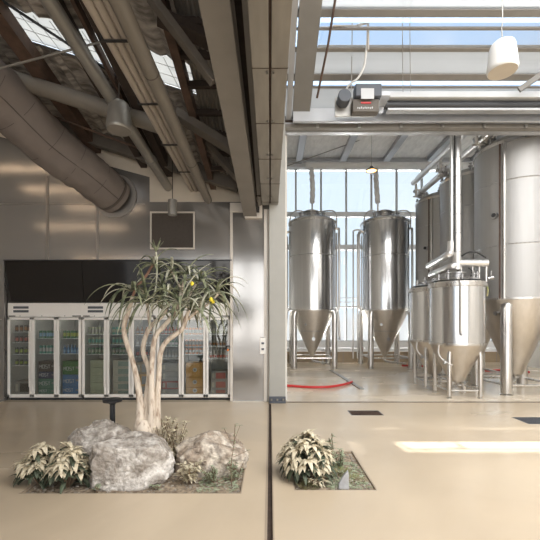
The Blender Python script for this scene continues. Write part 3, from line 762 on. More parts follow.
# shelves (parts of the fridges) and what stands on them
layout = {0: (331.5, 342, 353.5, 364.5), 1: (338, 353), 2: (338, 353), 3: (334, 344, 353.5), 4: (334, 344, 353.5), 5: (334, 345, 356), 6: (334, 345.5, 358), 7: (334.5, 346, 353.5), 8: (334, 346, 358)}
for dk, pys in layout.items():
    u, k = divmod(dk, 3); f = fridges[u if u == 0 else u+1]
    x0 = .035+k*.515; x1 = x0+.46
    for py in pys:
        z = shz(py)
        o = MB().box(x0, x1, .10, .62, z-.014, z-.001).build('shelf', 'winrail', None, origin=(0, 0, 0), bev=.002)
        o.parent = f
def can_proto(name, r, h, body, band, neck, label, cat):
    t = thing(name, (0, 0, -50), label, cat)
    t.location = (0, 0, 0)
    if neck:
        MB().lathe([(0, 0), (r, 0), (r, h*.52), (r*.85, h*.62), (r*.36, h*.74), (r*.34, h*.97), (0, h*.97)], (0, 0, 0), 14).build('bottle_body', body, t, ang=50)
        MB().lathe([(r*1.02, h*.14), (r*1.02, h*.42)], (0, 0, 0), 14).build('paper_label', band, t)
        MB().lathe([(r*.42, h*.93), (r*.42, h), (0, h)], (0, 0, 0), 12).build('cap', 'label', t)
    else:
        MB().lathe([(0, 0), (r*.85, 0), (r, h*.05), (r, h*.9), (r*.82, h), (0, h*.99)], (0, 0, 0), 14).build('can_body', body, t, ang=50)
        MB().lathe([(r*1.01, h*.25), (r*1.01, h*.72)], (0, 0, 0), 14).build('printed_band', band, t)
    return t
for nm, c_ in (('amber', (.30, .12, .03)), ('green', (.06, .20, .10)), ('teal', (.10, .36, .28)), ('orangecan', (.72, .25, .06)), ('clear', (.42, .40, .36)), ('navy', (.035, .05, .13)), ('blue', (.07, .20, .42)), ('dkgreen', (.05, .19, .05)), ('tealbox', (.08, .22, .17)), ('palegreen', (.42, .45, .32)), ('palebox', (.52, .48, .40)), ('boxlabel', (.25, .33, .29)), ('orangebox', (.62, .34, .10)), ('greybox', (.30, .29, .28)), ('redbox', (.42, .10, .08)), ('darkbox', (.055, .045, .04)), ('lime', (.38, .45, .05)), ('brownbox', (.36, .27, .17)), ('redcan', (.5, .09, .06)), ('skyblue', (.25, .42, .62))):
    M[nm] = mat(nm+'_packaging', c_, .4, var=.12, scale=10)
ord9 = ['first', 'second', 'third', 'fourth', 'fifth', 'sixth', 'seventh', 'eighth', 'ninth']
row3 = ['top', 'second', 'third', 'fourth']
protos = {}
def row(dk, si, kind, body, band, n, r=.031, h=.135):
    """one row of drinks standing on shelf si of door dk"""
    z = shz(layout[dk][si]); u, k = divmod(dk, 3)
    x0 = UX0+u*UW+.035+k*.515
    words = {'amber': 'brown', 'green': 'dark green', 'teal': 'teal', 'orangecan': 'orange', 'clear': 'clear', 'palegreen': 'pale green', 'redcan': 'red', 'blue': 'blue', 'darkbox': 'dark', 'skyblue': 'light blue', 'lime': 'lime green', 'navy': 'navy'}
    neck = kind == 'bottle'
    lab = '%s drink %s on the %s shelf behind the %s fridge door' % (words[body], kind, row3[si], ord9[dk])
    grp = '%s shelf drinks behind the %s fridge door' % (row3[si], ord9[dk])
    pr = can_proto('drink_'+kind, r, h, body, band, neck, lab, kind)
    for i in range(n):
        x = x0+.045+i*(.37/(n-1))
        o = pr if i == 0 else copy_tree(pr)
        o.location = (x, FY+.16+.006*((i*7) % 3), z); o['label'] = lab; o['group'] = grp
row(0, 0, 'can', 'darkbox', 'amber', 5); row(0, 1, 'can', 'darkbox', 'redcan', 5); row(0, 2, 'can', 'darkbox', 'lime', 5); row(0, 3, 'can', 'darkbox', 'lime', 5, h=.11)
row(1, 0, 'can', 'green', 'skyblue', 6, h=.16); row(1, 1, 'can', 'teal', 'label', 6, h=.17)
row(2, 0, 'can', 'green', 'lime', 6, h=.16); row(2, 1, 'bottle', 'blue', 'skyblue', 6, h=.19)
row(3, 0, 'can', 'palegreen', 'clear', 6, h=.15); row(3, 1, 'can', 'palegreen', 'teal', 6, h=.15); row(3, 2, 'can', 'green', 'palegreen', 6, h=.13)
row(4, 0, 'can', 'teal', 'palegreen', 6, h=.15); row(4, 1, 'can', 'palegreen', 'teal', 6, h=.15); row(4, 2, 'can', 'green', 'clear', 6, h=.13)
row(5, 0, 'bottle', 'amber', 'clear', 5, h=.17); row(5, 1, 'bottle', 'clear', 'label', 5, h=.18); row(5, 2, 'can', 'darkbox', 'redcan', 5)
row(6, 0, 'bottle', 'redcan', 'clear', 6, h=.17); row(6, 1, 'bottle', 'green', 'label', 6, h=.17); row(6, 2, 'bottle', 'clear', 'label', 6, h=.18)
row(7, 0, 'can', 'orangecan', 'clear', 6, h=.15); row(7, 1, 'can', 'orangecan', 'clear', 6, h=.15); row(7, 2, 'can', 'orangecan', 'label', 6, h=.12)
row(8, 0, 'bottle', 'clear', 'palegreen', 6, h=.18); row(8, 1, 'bottle', 'clear', 'amber', 6, h=.19); row(8, 2, 'bottle', 'clear', 'redcan', 6, h=.18)

def letters(mb, text, x, z, h, y):
    """block capitals built from strokes on a vertical face"""
    G = {'M': [((0,0),(0,1)),((0,1),(.5,.4)),((.5,.4),(1,1)),((1,1),(1,0))], 'O': [((0,0),(0,1)),((0,1),(1,1)),((1,1),(1,0)),((1,0),(0,0))],
         'S': [((1,1),(0,1)),((0,1),(0,.5)),((0,.5),(1,.5)),((1,.5),(1,0)),((1,0),(0,0))], 'T': [((0,1),(1,1)),((.5,1),(.5,0))]}
    w_ = h*.62
    for i, ch in enumerate(text):
        ox = x+i*h*.86
        for (ax, az), (bx, bz) in G[ch]:
            mb.bar((ox+ax*w_, y, z+az*h), (ox+bx*w_, y, z+bz*h), h*.16, .004, up=(0, 1, 0))
def carton(dk, py_top, py_bot, m, label, x_in=.02, w_=.40, mark=None, name='carton', band=None):
    u, k = divmod(dk, 3); y0 = FY+.12
    x0 = UX0+u*UW+.04+k*.515+x_in; z1 = shz(py_top, 7.7); z0 = max(shz(py_bot, 7.7), .115)
    t = thing(name, (x0+w_/2, y0+.15, z0), label, 'carton')
    MB().box(x0, x0+w_, y0, y0+.32, z0, z1-.004).build('box', m, t, bev=.004)
    hh = z1-z0
    if mark == 'text':
        mb = MB(); letters(mb, 'MOST', x0+.03, z0+hh*.32, min(.07, hh*.4), y0-.002); mb.build('lettering', 'label', t)
        MB().box(x0+w_*.66, x0+w_*.92, y0-.002, y0, z0+hh*.45, z0+hh*.6).build('side_label', 'greybox', t)
    if mark == 'round':
        MB().tube([(x0+w_*.5, y0-.004, z0+hh*.5), (x0+w_*.5, y0, z0+hh*.5)], .045, 24).build('round_label', 'label', t)
        MB().tube([(x0+w_*.5, y0-.006, z0+hh*.5), (x0+w_*.5, y0-.002, z0+hh*.5)], .026, 20).build('round_mark', 'greybox', t)
    if mark == 'window':
        MB().box(x0+w_*.3, x0+w_*.92, y0-.003, y0, z0+hh*.16, z0+hh*.82).build('printed_panel', band or 'boxlabel', t)
        MB().box(x0+w_*.06, x0+w_*.2, y0-.003, y0, z0+hh*.2, z0+hh*.75).build('end_label', 'palebox', t)
    return t
def stack(dk, pys, mats, labels, **kw):
    for i in range(len(mats)): carton(dk, pys[i], pys[i+1], mats[i], labels[i], **kw)
carton(0, 381, 399, 'greybox', 'grey wire crate of dark bottles at the bottom behind the first fridge door', mark='window', band='darkbox', w_=.38)
stack(1, (361, 371.5, 378.5, 388, 399), ('darkbox', 'navy', 'tealbox', 'tealbox'), ('plain dark carton on top of the stack behind the second fridge door', 'navy carton with white lettering behind the second fridge door', 'upper teal green carton behind the second fridge door', 'lowest teal green carton behind the second fridge door'), mark='text', x_in=.01, w_=.43)
stack(2, (361, 374.5, 386.5, 399), ('dkgreen', 'blue', 'blue'), ('green carton with white lettering behind the third fridge door', 'upper blue carton with pale lettering behind the third fridge door', 'lower blue carton with pale lettering behind the third fridge door'), mark='text', x_in=.01, w_=.43)
pos5 = ['topmost', 'second from top', 'middle', 'second lowest', 'lowest']
stack(3, (360, 367.5, 375, 382.5, 390, 399), ('palegreen',)*3+('tealbox',)*0+('palegreen', 'palegreen'), ['%s pale green carton of the stack behind the fourth fridge door' % p for p in pos5], x_in=.07, w_=.34)
stack(4, (360, 367.5, 375, 382.5, 390, 399), ('palebox',)*5, ['%s beige carton with a green panel behind the fifth fridge door' % p for p in pos5], x_in=.04, w_=.37, mark='window')
stack(5, (362, 374, 386, 399), ('brownbox', 'orangebox', 'brownbox'), ['%s brown carton behind the trunks and the sixth fridge door' % p for p in ('top', 'middle', 'bottom')], mark='window', band='greybox', w_=.40)
stack(6, (363, 371, 381, 389, 399), ('greybox', 'greybox', 'redbox', 'greybox'), ('top grey carton behind the seventh fridge door', 'grey carton directly above the red one behind the seventh door', 'dull red carton behind the seventh fridge door', 'bottom grey carton under the red one behind the seventh door'), mark='window', band='greybox', x_in=.03, w_=.38)
stack(7, (362.5, 377, 387, 399), ('orangebox',)*3, ['%s orange carton with a round white label behind the eighth fridge door' % p for p in ('top', 'middle', 'bottom')], mark='round', x_in=.03, w_=.39)
stack(8, (371, 380, 389, 399), ('greybox', 'greybox', 'greybox'), ['%s grey tray with red packs behind the ninth fridge door' % p for p in ('top', 'middle', 'bottom')], mark='window', band='redbox', x_in=.06, w_=.33)
# ring hung on the right door
q = P(228, 348, 7.5)
t = thing('hanging_tag', q, 'black ring tag with an orange spot hanging on the ninth fridge door', 'tag')
mb = MB(); mb.tube([q+Vector((.045*math.cos(a*.35), 0, .045*math.sin(a*.35))) for a in range(19)], .014, 8); mb.build('ring', 'black', t)
MB().tube([q+Vector((0, -.02, -.04)), q+Vector((0, -.0, -.04))], .022, 16).build('spot', 'orange', t)
MB().tube([q+Vector((-.005, 0, .05)), q+Vector((-.01, .0, .13))], .014, 8).build('strap', 'label', t)

# ================================================================== BREWERY TANKS
def tank_base(t, c, r, zt, zc, zb, body, dome=.28, seg=56, rb=.07):
    """cylinder zc..zt, cone zc..zb and domed top; c = (x, y)"""
    MB().lathe([(r, zc), (r, zt)], (c[0], c[1], 0), seg).build('shell', body, t, ang=30)
    MB().lathe([(.03, zb-.07), (.05, zb-.03), (rb*.9, zb), (rb, zb+.03), (r*.985, zc-.02), (r*.985, zc)], (c[0], c[1], 0), seg).build('cone', 'cone', t, ang=30)
    d = [(r, zt)]
    for k in range(1, 9): a = k/8*PI/2; d.append((r*math.cos(a)*.99, zt+dome*math.sin(a)))
    d[-1] = (0, zt+dome)
    MB().lathe(d, (c[0], c[1], 0), seg).build('dome_top', body, t, ang=60)
    MB().lathe([(r+.002, zt-.05), (r+.02, zt-.05), (r+.02, zt+.02), (r-.03, zt+.03)], (c[0], c[1], 0), seg).build('top_rim', 'leg', t)
    MB().lathe([(r+.001, zc-.025), (r+.012, zc-.02), (r+.012, zc+.02), (r+.001, zc+.025)], (c[0], c[1], 0), seg).build('bottom_ring', 'leg', t)
def ring(t, c, r, z, name='weld_ring'):
    MB().lathe([(r, z-.012), (r+.006, z), (r, z+.012)], (c[0], c[1], 0), 56).build(name, 'fitting', t)
def tank_leg(t, c, a, rl, rad, top, zbrace=None):
    x, y = c[0]+rl*math.cos(a), c[1]+rl*math.sin(a)
    l = MB().tube([(x, y, .05), (x, y, top-.1), (x-(math.cos(a))*rad*.5, y-math.sin(a)*rad*.5, top)], rad, 18).build('leg', 'leg', t)
    MB().lathe([(rad*1.1, 0), (rad*1.1, .02), (rad*.4, .03), (rad*.4, .06)], (x, y, 0), 16, caps=True).build('foot', 'leg', l)
    return x, y
def valve(t, p, d, s=1, name='valve'):
    p = Vector(p); d = Vector(d).normalized()
    MB().tube([p, p+d*.10*s], .03*s, 10).tube([p+d*.05*s, p+d*.07*s], .05*s, 12).tube([p+d*.085*s, p+d*.10*s], .045*s, 12).bar(p+d*.06*s, p+d*.06*s+Vector((0, 0, .13*s)), .015*s, .02*s).build(name, 'fitting', t)

def center_tank(cx, cy, label, ladder):
    r = .875; c = (cx, cy); zt, zc, zb = 5.33, 2.08, .36
    t = thing('fermentation_tank', (cx, cy, 0), label, 'tank', 'tall fermentation tanks before the brewery windows')
    tank_base(t, c, r, zt, zc, zb, 'tank', .24)
    ring(t, c, r, 4.05); ring(t, c, r*.60, 1.32)
    for a in (PI/4, 3*PI/4, 5*PI/4, 7*PI/4):
        tank_leg(t, c, a, r*1.16, .10, 2.0)
    q = .68
    for a, b in (((-q, -q), (q, -q)), ((-q, q), (q, q)), ((-q, -q), (-q, q)), ((q, -q), (q, q))):
        MB().tube([(cx+a[0], cy+a[1], .36), (cx+b[0], cy+b[1], .36)], .028, 10).build('cross_rail', 'leg', t)
    MB().tube(spline([(cx, cy, .40), (cx, cy, .24), (cx+.12, cy-.15, .18), (cx+.55, cy-.65, .16)]), .04, 12).build('drain_pipe', 'leg', t)
    valve(t, (cx+.3, cy-.36, .17), (.6, -.7, 0), 1.2)
    valve(t, (cx-.28, cy-.52, 1.55), (-.3, -1, .1), .9, 'sample_valve')
    valve(t, (cx+.0, cy-.36, 1.02), (0, -1, .1), 1.3, 'sample_valve')
    MB().tube([(cx, cy-.35, 1.0), (cx, cy-.38, 1.2)], .02, 8).build('gauge', 'charcoal', t)
    # manway and fittings on top
    mz = zt+.20
    MB().lathe([(.26, 0), (.26, .16), (.30, .17), (.30, .21), (.18, .26), (0, .27)], (cx-.05, cy-.1, mz), 24).build('manway', 'fitting', t, ang=40)
    for k, dx in enumerate((-.45, -.28, .22, .40)):
        MB().lathe([(.05, 0), (.05, .16), (.075, .17), (.075, .2), (.03, .24), (0, .24)], (cx+dx, cy-.25, zt+.12), 12).build('top_fitting', 'fitting', t)
    # looping pipes from rim over the dome
    for sx in (-1, 1):
        pts = [(cx+sx*.86, cy-.30, zt-.25), (cx+sx*.86, cy-.30, zt+.22), (cx+sx*.80, cy-.28, zt+.36), (cx+sx*.66, cy-.22, zt+.43), (cx+sx*.25, cy-.12, zt+.42)] if sx > 0 else \
              [(cx-.84, cy-.30, zt-.15), (cx-.84, cy-.30, zt+.08), (cx-.76, cy-.28, zt+.30), (cx-.56, cy-.22, zt+.43), (cx-.25, cy-.12, zt+.40)]
        MB().tube(spline(pts, 5), .024, 10).build('loop_pipe', 'leg', t)
    # jacket pipes on both sides
    for sx, zz in ((1, zt-.32), (-1, zt-.45)):
        MB().tube(spline([(cx+sx*.84, cy-.12, zz+.12), (cx+sx*.96, cy-.12, zz+.08), (cx+sx*.99, cy-.12, zz-.15), (cx+sx*.99, cy-.12, 2.35), (cx+sx*.90, cy-.12, 2.15), (cx+sx*.95, cy-.14, 1.95), (cx+sx*1.0, cy-.16, 1.1)]), .045, 12).build('jacket_pipe', 'leg', t)
        MB().tube([(cx+sx*.93, cy+.1, zz), (cx+sx*.93, cy+.1, 2.2)], .035, 10).build('cable_tray', 'cone', t)
        valve(t, (cx+sx*1.0, cy-.16, 1.1), (0, 0, -1), 1.1)
    if ladder:
        for dx in (-1.06, -1.22):
            MB().tube([(cx+dx, cy-.2, .3), (cx+dx, cy-.2, 4.9)], .028, 10).build('riser_pipe', 'leg', t)
        MB().tube(spline([(cx-1.22, cy-.2, 4.9), (cx-1.2, cy-.2, 5.02), (cx-1.0, cy-.2, 5.05), (cx-.84, cy-.2, 4.95)]), .028, 10).build('riser_elbow', 'leg', t)
    # insulated vent hose up to the roof duct
    return t
C1 = P(312, 300, 13.5); C2 = P(384.5, 300, 13.5)
center_tank(C1.x, 13.5, 'left tall steel fermentation tank, nearest the column, before the windows', False)
center_tank(C2.x, 13.5, 'right tall steel fermentation tank under the warm pendant lamp', True)
# overhead duct with two hoses
DY = 13.75
t = thing('overhead_vent_duct', (C1.x, DY, 7.4), 'pale horizontal vent duct above the tall tanks with two drop hoses', 'duct')
zd = H+(322-165.5)*DY/F
MB().tube([(C1.x-.2, DY, zd), (8.6, DY, zd)], .13, 20).build('duct', 'winrail', t)
for k, c in enumerate((C1, P(377.5, 300, 13.5))):
    pts = [(c.x-.02-.06*0, DY, zd)]
    pl = [(c.x-.03, DY, zd-.1)]; n = 26
    for i in range(n): pl.append((c.x+.0+.012*math.sin(i*1.3)+.03*math.sin(i/n*PI)*(1 if k == 0 else -.3), DY-(.3*i/n), zd-.1-(zd-.1-6.05)*i/n))
    rr = [.085+(.012 if i % 2 else 0) for i in range(len(pl))]
    MB().tube(pl, rr, 14).build('drop_hose', 'winrail', t, ang=80)
    MB().tube([(c.x, DY-.3, 6.06), (c.x, DY-.3, 5.60)], .03, 8).build('drop_pipe', 'leg', t)

# small twin tanks
def small_tank(cx, cy, label):
    r = .565; c = (cx, cy); zt, zc, zb = 2.50, 1.17, .33
    t = thing('brite_tank', (cx, cy, 0), label, 'tank', 'two small conical tanks beside the right column')
    tank_base(t, c, r, zt, zc, zb, 'tank', .14, rb=.17)
    MB().lathe([(r+.005, zt-.09), (r+.03, zt-.08), (r+.035, zt-.02), (r-.04, zt+.03)], (cx, cy, 0), 48).build('lid_band', 'leg', t)
    MB().lathe([(r*.95, zt+.06), (r*.62, zt+.13), (r*.60, zt+.13)], (cx, cy, 0), 40).build('lid_step', 'leg', t)
    for a in (PI/4, 3*PI/4, 5*PI/4, 7*PI/4): tank_leg(t, c, a, .475, .045, 1.02)
    q = .335
    for a, b in (((-q, -q), (q, -q)), ((-q, q), (q, q)), ((-q, -q), (-q, q)), ((q, -q), (q, q))):
        MB().tube([(cx+a[0], cy+a[1], .17), (cx+b[0], cy+b[1], .17)], .018, 10).build('cross_rail', 'leg', t)
    MB().tube(spline([(cx, cy, .36), (cx, cy, .27), (cx-.05, cy-.08, .24), (cx-.25, cy-.28, .24)]), .028, 10).build('drain_pipe', 'leg', t)
    valve(t, (cx-.10, cy-.14, .24), (-.6, -.6, 0), .7)
    valve(t, (cx+.08, cy-.1, .30), (.6, -.6, 0), .7)
    # front sight pipe
    MB().tube(spline([(cx-.235, cy-.52, zt+.05), (cx-.235, cy-.60, zt-.0), (cx-.235, cy-.61, zt-.2), (cx-.235, cy-.61, 1.42)], 4), .02, 10).build('sight_pipe', 'leg', t)
    valve(t, (cx-.235, cy-.61, 1.42), (.3, -.2, -.5), .55)
    # left side arm with valves
    MB().tube(spline([(cx-.50, cy-.22, 1.15), (cx-.52, cy-.25, .95), (cx-.42, cy-.32, .80), (cx-.3, cy-.40, .72)]), .02, 8).build('side_arm', 'leg', t)
    valve(t, (cx-.42, cy-.34, .80), (-.4, -.3, -.6), .7)
    for k in range(9):
        a = k/9*2*PI+.3; x, y = cx+.40*math.cos(a), cy+.40*math.sin(a)
        h_ = .10+.05*(k % 3)
        MB().lathe([(.028, 0), (.028, h_*.6), (.05, h_*.62), (.05, h_*.75), (.02, h_*.8), (.02, h_), (.045, h_), (0, h_+.02)], (x, y, zt+.08), 12).build('top_fitting', 'fitting', t)
    MB().lathe([(.17, 0), (.17, .10), (.20, .11), (.20, .14), (0, .17)], (cx, cy, zt+.12), 20).build('manway', 'fitting', t)
    return t
small_tank(4.22, 9.32, 'further small conical steel tank, half hidden behind its twin')
small_tank(4.20, 8.10, 'front small conical steel tank below the vertical jacketed pipe')
# insulated riser and elbows over the twin tanks
RX, RY = P(456.8, 200, 8.05).x, 8.05
t = thing('jacketed_riser', (RX, RY, 2.85), 'tall bright jacketed pipe with elbows above the front small tank', 'pipe')
MB().tube([(RX, RY, 2.82), (RX, RY, 5.95)], .088, 24).build('riser', 'insul', t)
MB().tube([(RX-.135, RY-.03, 3.2), (RX-.135, RY-.03, 5.95)], .035, 12).build('side_pipe', 'insul', t)
MB().tube([(RX-.088, RY-.08, 3.2), (RX-.088, RY-.08, 5.95)], .012, 8).build('dark_cable', 'black', t)
for k in range(7): MB().tube([(RX, RY, 3.2+k*.42), (RX, RY, 3.212+k*.42)], .0905, 24).build('jacket_seam', 'fitting', t)
a = P(434, 262, 8.9); b = P(453, 252, 8.05)
MB().tube(spline([(RX-.13, RY, 3.45), (RX-.14, RY, 3.22), (RX-.2, RY+.1, 3.14), (a.x, 9.2, 3.08)], 6), .078, 18).build('upper_elbow', 'insul', t)
MB().tube(spline([(RX, RY, 3.05), (RX-.02, RY, 2.93), (RX-.12, RY+.1, 2.89), (a.x+.06, 9.2, 2.86)], 6), .078, 18).build('lower_elbow', 'insul', t)
q = P(487, 263, 8.05)
MB().tube([(RX, RY, q.z), (q.x, RY, q.z)], .085, 20).build('side_branch', 'insul', t)
MB().tube([(q.x-.02, RY, q.z), (q.x-.02, RY, 2.55)], .03, 10).build('drop_pipe', 'leg', t)
valve(t, (q.x, RY-.03, 2.62), (1, -.2, .2), 1.1)
MB().tube(spline([(RX+.1, RY, 3.12), (RX+.25, RY-.05, 3.2), (RX+.45, RY-.05, 3.18), (RX+.62, RY-.05, 3.08)]), .018, 8).build('black_hose', 'black', t)
MB().tube(spline([(RX+.05, RY-.1, 2.66), (RX+.22, RY-.12, 2.62), (RX+.27, RY-.12, 2.78), (RX+.2, RY-.1, 2.85)]), .014, 8).build('black_hose', 'black', t)
for dx in (.1, .35, .5):
    MB().tube([(RX+dx, RY, q.z-.05), (RX+dx, RY, 2.62)], .02, 8).build('drop_pipe', 'leg', t)
gh = MB().tube(spline([P(486.5, 284, 8.0), P(488, 290, 8.0), P(487, 296, 8.0)]), .016, 8)
gh.build('green_cord', 'grass', t)

# big tanks
def big_tank(cx, cy, label, r=.86, legs=True):
    c = (cx, cy); zt, zc, zb = 5.75, 2.18, .40
    t = thing('storage_tank', (cx, cy, 0), label, 'tank', 'row of big matt storage tanks along the right')
    tank_base(t, c, r, zt, zc, zb, 'tankbig', .30, rb=.17)
    for z in (3.4, 4.85): ring(t, c, r, z)
    # vertical jacket seam facing left and front
    for a in (-2.40,):
        x, y = cx+(r+.015)*math.cos(a), cy+(r+.015)*math.sin(a)
        MB().tube([(x, y, zc), (x, y, zt-.05)], .035, 12).build('riser_pipe', 'leg', t)
        x, y = cx+(r+.01)*math.cos(a-.10), cy+(r+.01)*math.sin(a-.10)
        MB().tube([(x, y, zc), (x, y, zt-.05)], .018, 8).build('cable_line', 'brown', t)
    a = -2.62; x, y = cx+r*math.cos(a), cy+r*math.sin(a)
    d = Vector((math.cos(a), math.sin(a), 0))
    s_ = MB().tube([Vector((x, y, 4.1)), Vector((x, y, 4.1))+d*.06], .075, 18).build('sight_port', 'fitting', t)
    MB().tube([Vector((x, y, 4.1))+d*.055, Vector((x, y, 4.1))+d*.07], .05, 16).build('port_glass', 'charcoal', s_)
    MB().tube([Vector((x*1, y, 1.85))-d*.12, Vector((x, y, 1.85))+d*.0], .05, 14).build('cone_port', 'fitting', t)
    for a in (PI/4, 3*PI/4, 5*PI/4, 7*PI/4): tank_leg(t, c, a, r*.98, .118, 2.02)
    q = r*.69
    for a, b in (((-q, -q), (q, -q)), ((-q, q), (q, q)), ((-q, -q), (-q, q)), ((q, -q), (q, q))):
        MB().tube([(cx+a[0], cy+a[1], .22), (cx+b[0], cy+b[1], .22)], .03, 10).build('cross_rail', 'leg', t)
    MB().tube(spline([(cx, cy, .42), (cx, cy, .30), (cx-.1, cy-.1, .26), (cx-.6, cy-.5, .24)]), .035, 10).build('drain_pipe', 'leg', t)
    for k in range(8):
        a = PI+(.9 if k % 2 else .35)*(k/8-.5)*3; rr = r*(.93 if k % 2 else .74); h_ = .16+.06*(k % 3)
        MB().lathe([(.03, 0), (.03, h_*.5), (.06, h_*.55), (.06, h_*.7), (.025, h_*.75), (.025, h_), (.05, h_), (0, h_+.03)], (cx+rr*math.cos(a), cy+rr*math.sin(a), zt+(.04 if k % 2 else .14)), 12).build('top_fitting', 'fitting', t)
    MB().tube(spline([(cx-.72, cy-.25, zt+.15), (cx-.74, cy-.25, zt+.32), (cx-.95, cy-.2, 6.12)]), .03, 8).build('gas_pipe', 'leg', t)
    return t
for cy, lab in ((8.72, 'nearest big matt steel storage tank filling the right edge'), (10.56, 'middle big storage tank seen behind the bright jacketed riser'), (12.38, 'furthest big storage tank, left of the bright jacketed riser')):
    big_tank(5.93, cy, lab)
for x, z, lab in ((4.86, 6.36, 'upper one of two silver header pipes climbing over the tank row'), (5.08, 6.02, 'lower one of two silver header pipes beside the tank tops')):
    t = tag(MB().tube([(x, 8.1, z), (x, 12.2, z)], .088, 20).build('header_pipe', 'insul'), lab, 'pipe')
for k, y in enumerate((8.6, 10.4, 12.15)):
    t = thing('valve_manifold', (4.97, y, 5.95), ['nearest', 'middle', 'furthest'][k]+' cluster of steel valves under the header pipes', 'valves')
    rr = random.Random(k)
    for i in range(9):
        x, yy, z = 4.92+rr.random()*.28, y-.22+rr.random()*.4, 5.88+rr.random()*.2
        valve(t, (x, yy, z), (rr.random()-.5, rr.random()-.5, rr.random()-.3), 1.2)
    MB().tube([(4.93, y, 6.3), (4.93, y, 5.88)], .04, 10).build('drop_pipe', 'leg', t)
    MB().tube([(5.12, y-.08, 6.0), (5.12, y-.08, 5.88)], .03, 10).build('drop_pipe', 'leg', t)
    MB().bar((4.82, y-.02, 5.87), (5.25, y-.02, 5.87), .05, .04).build('manifold_bar', 'leg', t)

# hoses on the brewery floor
hs = MB().tube(spline([P(286, 387, 9.0), P(305, 389, 8.9), P(325, 389, 8.85), P(340, 386, 9.1), P(350, 383, 9.6)]), .03, 12)
for v in hs.bm.verts: pass
def floorpt(px, py, z=.0): y = H*F/(py-322); return Vector(((px-270)*y/F, y, z))
hs.bm.free()
tag(MB().tube(spline([floorpt(270, 386.5, .035), floorpt(287, 387, .035), floorpt(310, 388.5, .035), floorpt(330, 388, .035), floorpt(345, 385.5, .035), floorpt(352, 383, .035)]), .032, 12).build('red_hose', 'red'), 'red hose curving over the brewery floor beside the column', 'hose')
tag(MB().tube(spline([floorpt(402, 366.2, .03), floorpt(412, 366.5, .03), floorpt(425, 366.8, .03), floorpt(470, 369, .03), floorpt(486, 371.5, .03), floorpt(500, 371, .03), floorpt(530, 373, .03)]), .032, 10).build('red_hose', 'red'), 'red hose running behind the small tanks towards the right', 'hose')
a, b = floorpt(331, 370.5, .012), floorpt(362, 389.5, .012)
o = MB().bar(a, b, .10, .022).build('drain_cover', 'galv'); tag(o, 'grey drain cover strip running obliquely over the wet brewery floor', 'drain')
# floor grates
def grate(g, label, m, nb):
    t = thing('floor_grate', ((g[0]+g[1])/2, (g[2]+g[3])/2, -.04), label, 'grate')
    mb = MB().box(g[0], g[1], g[2], g[2]+.02, -.04, -.002).box(g[0], g[1], g[3]-.02, g[3], -.04, -.002).box(g[0], g[0]+.02, g[2], g[3], -.04, -.002).box(g[1]-.02, g[1], g[2], g[3], -.04, -.002)
    mb.build('frame', 'greyplastic', t)
    b = MB()
    for k in range(1, nb): x = g[0]+(g[1]-g[0])*k/nb; b.box(x-.008, x+.008, g[2]+.02, g[3]-.02, -.035, -.004)
    for k in range(1, 5): y = g[2]+(g[3]-g[2])*k/5; b.box(g[0]+.02, g[1]-.02, y-.006, y+.006, -.035, -.006)
    b.build('bars', m, t)
    MB().box(g[0], g[1], g[2], g[3], -.10, -.085).build('tray', 'slot', t)
grate(G1, 'brown metal grate set in the floor behind the small planting pit', 'brown', 22)
grate(G2, 'blue grey metal grate set in the floor at the right edge', 'greyplastic', 24)

# ================================================================== PLANTING PITS
SZ = -.02
def boulder(loc, dims, seed, m, label, flats, rot=0, lumps=.16, name='boulder', notch=None):
    rnd = random.Random(seed); bm = bmesh.new()
    bmesh.ops.create_icosphere(bm, subdivisions=6, radius=1)
    planes = [(Vector(n).normalized(), d) for n, d in flats]
    off = Vector((seed*3.1, seed*1.7, seed*.9))
    for v in bm.verts:
        p = v.co.copy()
        for n, d in planes:
            k = p.dot(n)
            if k > d: p -= n*(k-d)*.93
        q = p.normalized()
        p *= 1+lumps*noise.noise(q*1.5+off)+.06*noise.noise(q*4+off)+.05*abs(noise.noise(q*7+off))+.03*noise.noise(q*15+off)+.016*noise.noise(q*34+off)
        r_ = noise.noise(q*3.1+off*2)
        if abs(r_) < .04: p *= 1-.07*(1-abs(r_)/.04)
        p.z = max(p.z, -.62)
        v.co = p
    R_ = Matrix.Rotation(rot, 3, 'Z')
    mb = MB(); mb.bm.free(); mb.bm = bm
    z0 = -.62*dims[2]
    for v in bm.verts:
        p = R_ @ Vector((v.co.x*dims[0], v.co.y*dims[1], v.co.z*dims[2])); v.co = p+Vector(loc)+Vector((0, 0, -z0+SZ-.02))
    o = mb.build(name, m, None, ang=75, recalc=False)
    return tag(o, label, 'boulder')
boulder((-1.50, 3.84, 0), (.465, .35, .325), 3, 'rock', 'big pale grey boulder with a flat speckled front in the large pit',
        [((0, -1, .15), .72), ((-.9, -.45, .1), .80), ((.75, -.6, .2), .82), ((.1, -.1, 1), .72), ((.9, .2, .5), .86), ((-.6, .1, .9), .82)], 0, .12)
boulder((-1.99, 4.20, 0), (.36, .27, .33), 8, 'rock', 'rounded pale boulder directly behind the left end of the big one',
        [((0, -.2, 1), .78), ((-.8, -.4, .5), .85)], .3, .16)
boulder((-.695, 4.12, 0), (.42, .29, .262), 12, 'rockwarm', 'low warm white boulder at the right end of the large pit',
        [((0, -1, .5), .80), ((.5, -.2, .85), .80), ((-.6, -.3, .7), .78), ((-.9, 0, .1), .85)], -.05, .2)
boulder((-1.72, 3.98, -.05), (.10, .08, .06), 21, 'rock', 'x', [], 0).name = 'small_stone'
bpy.data.objects['small_stone']['label'] = 'small pale stone wedged between the two grey boulders'

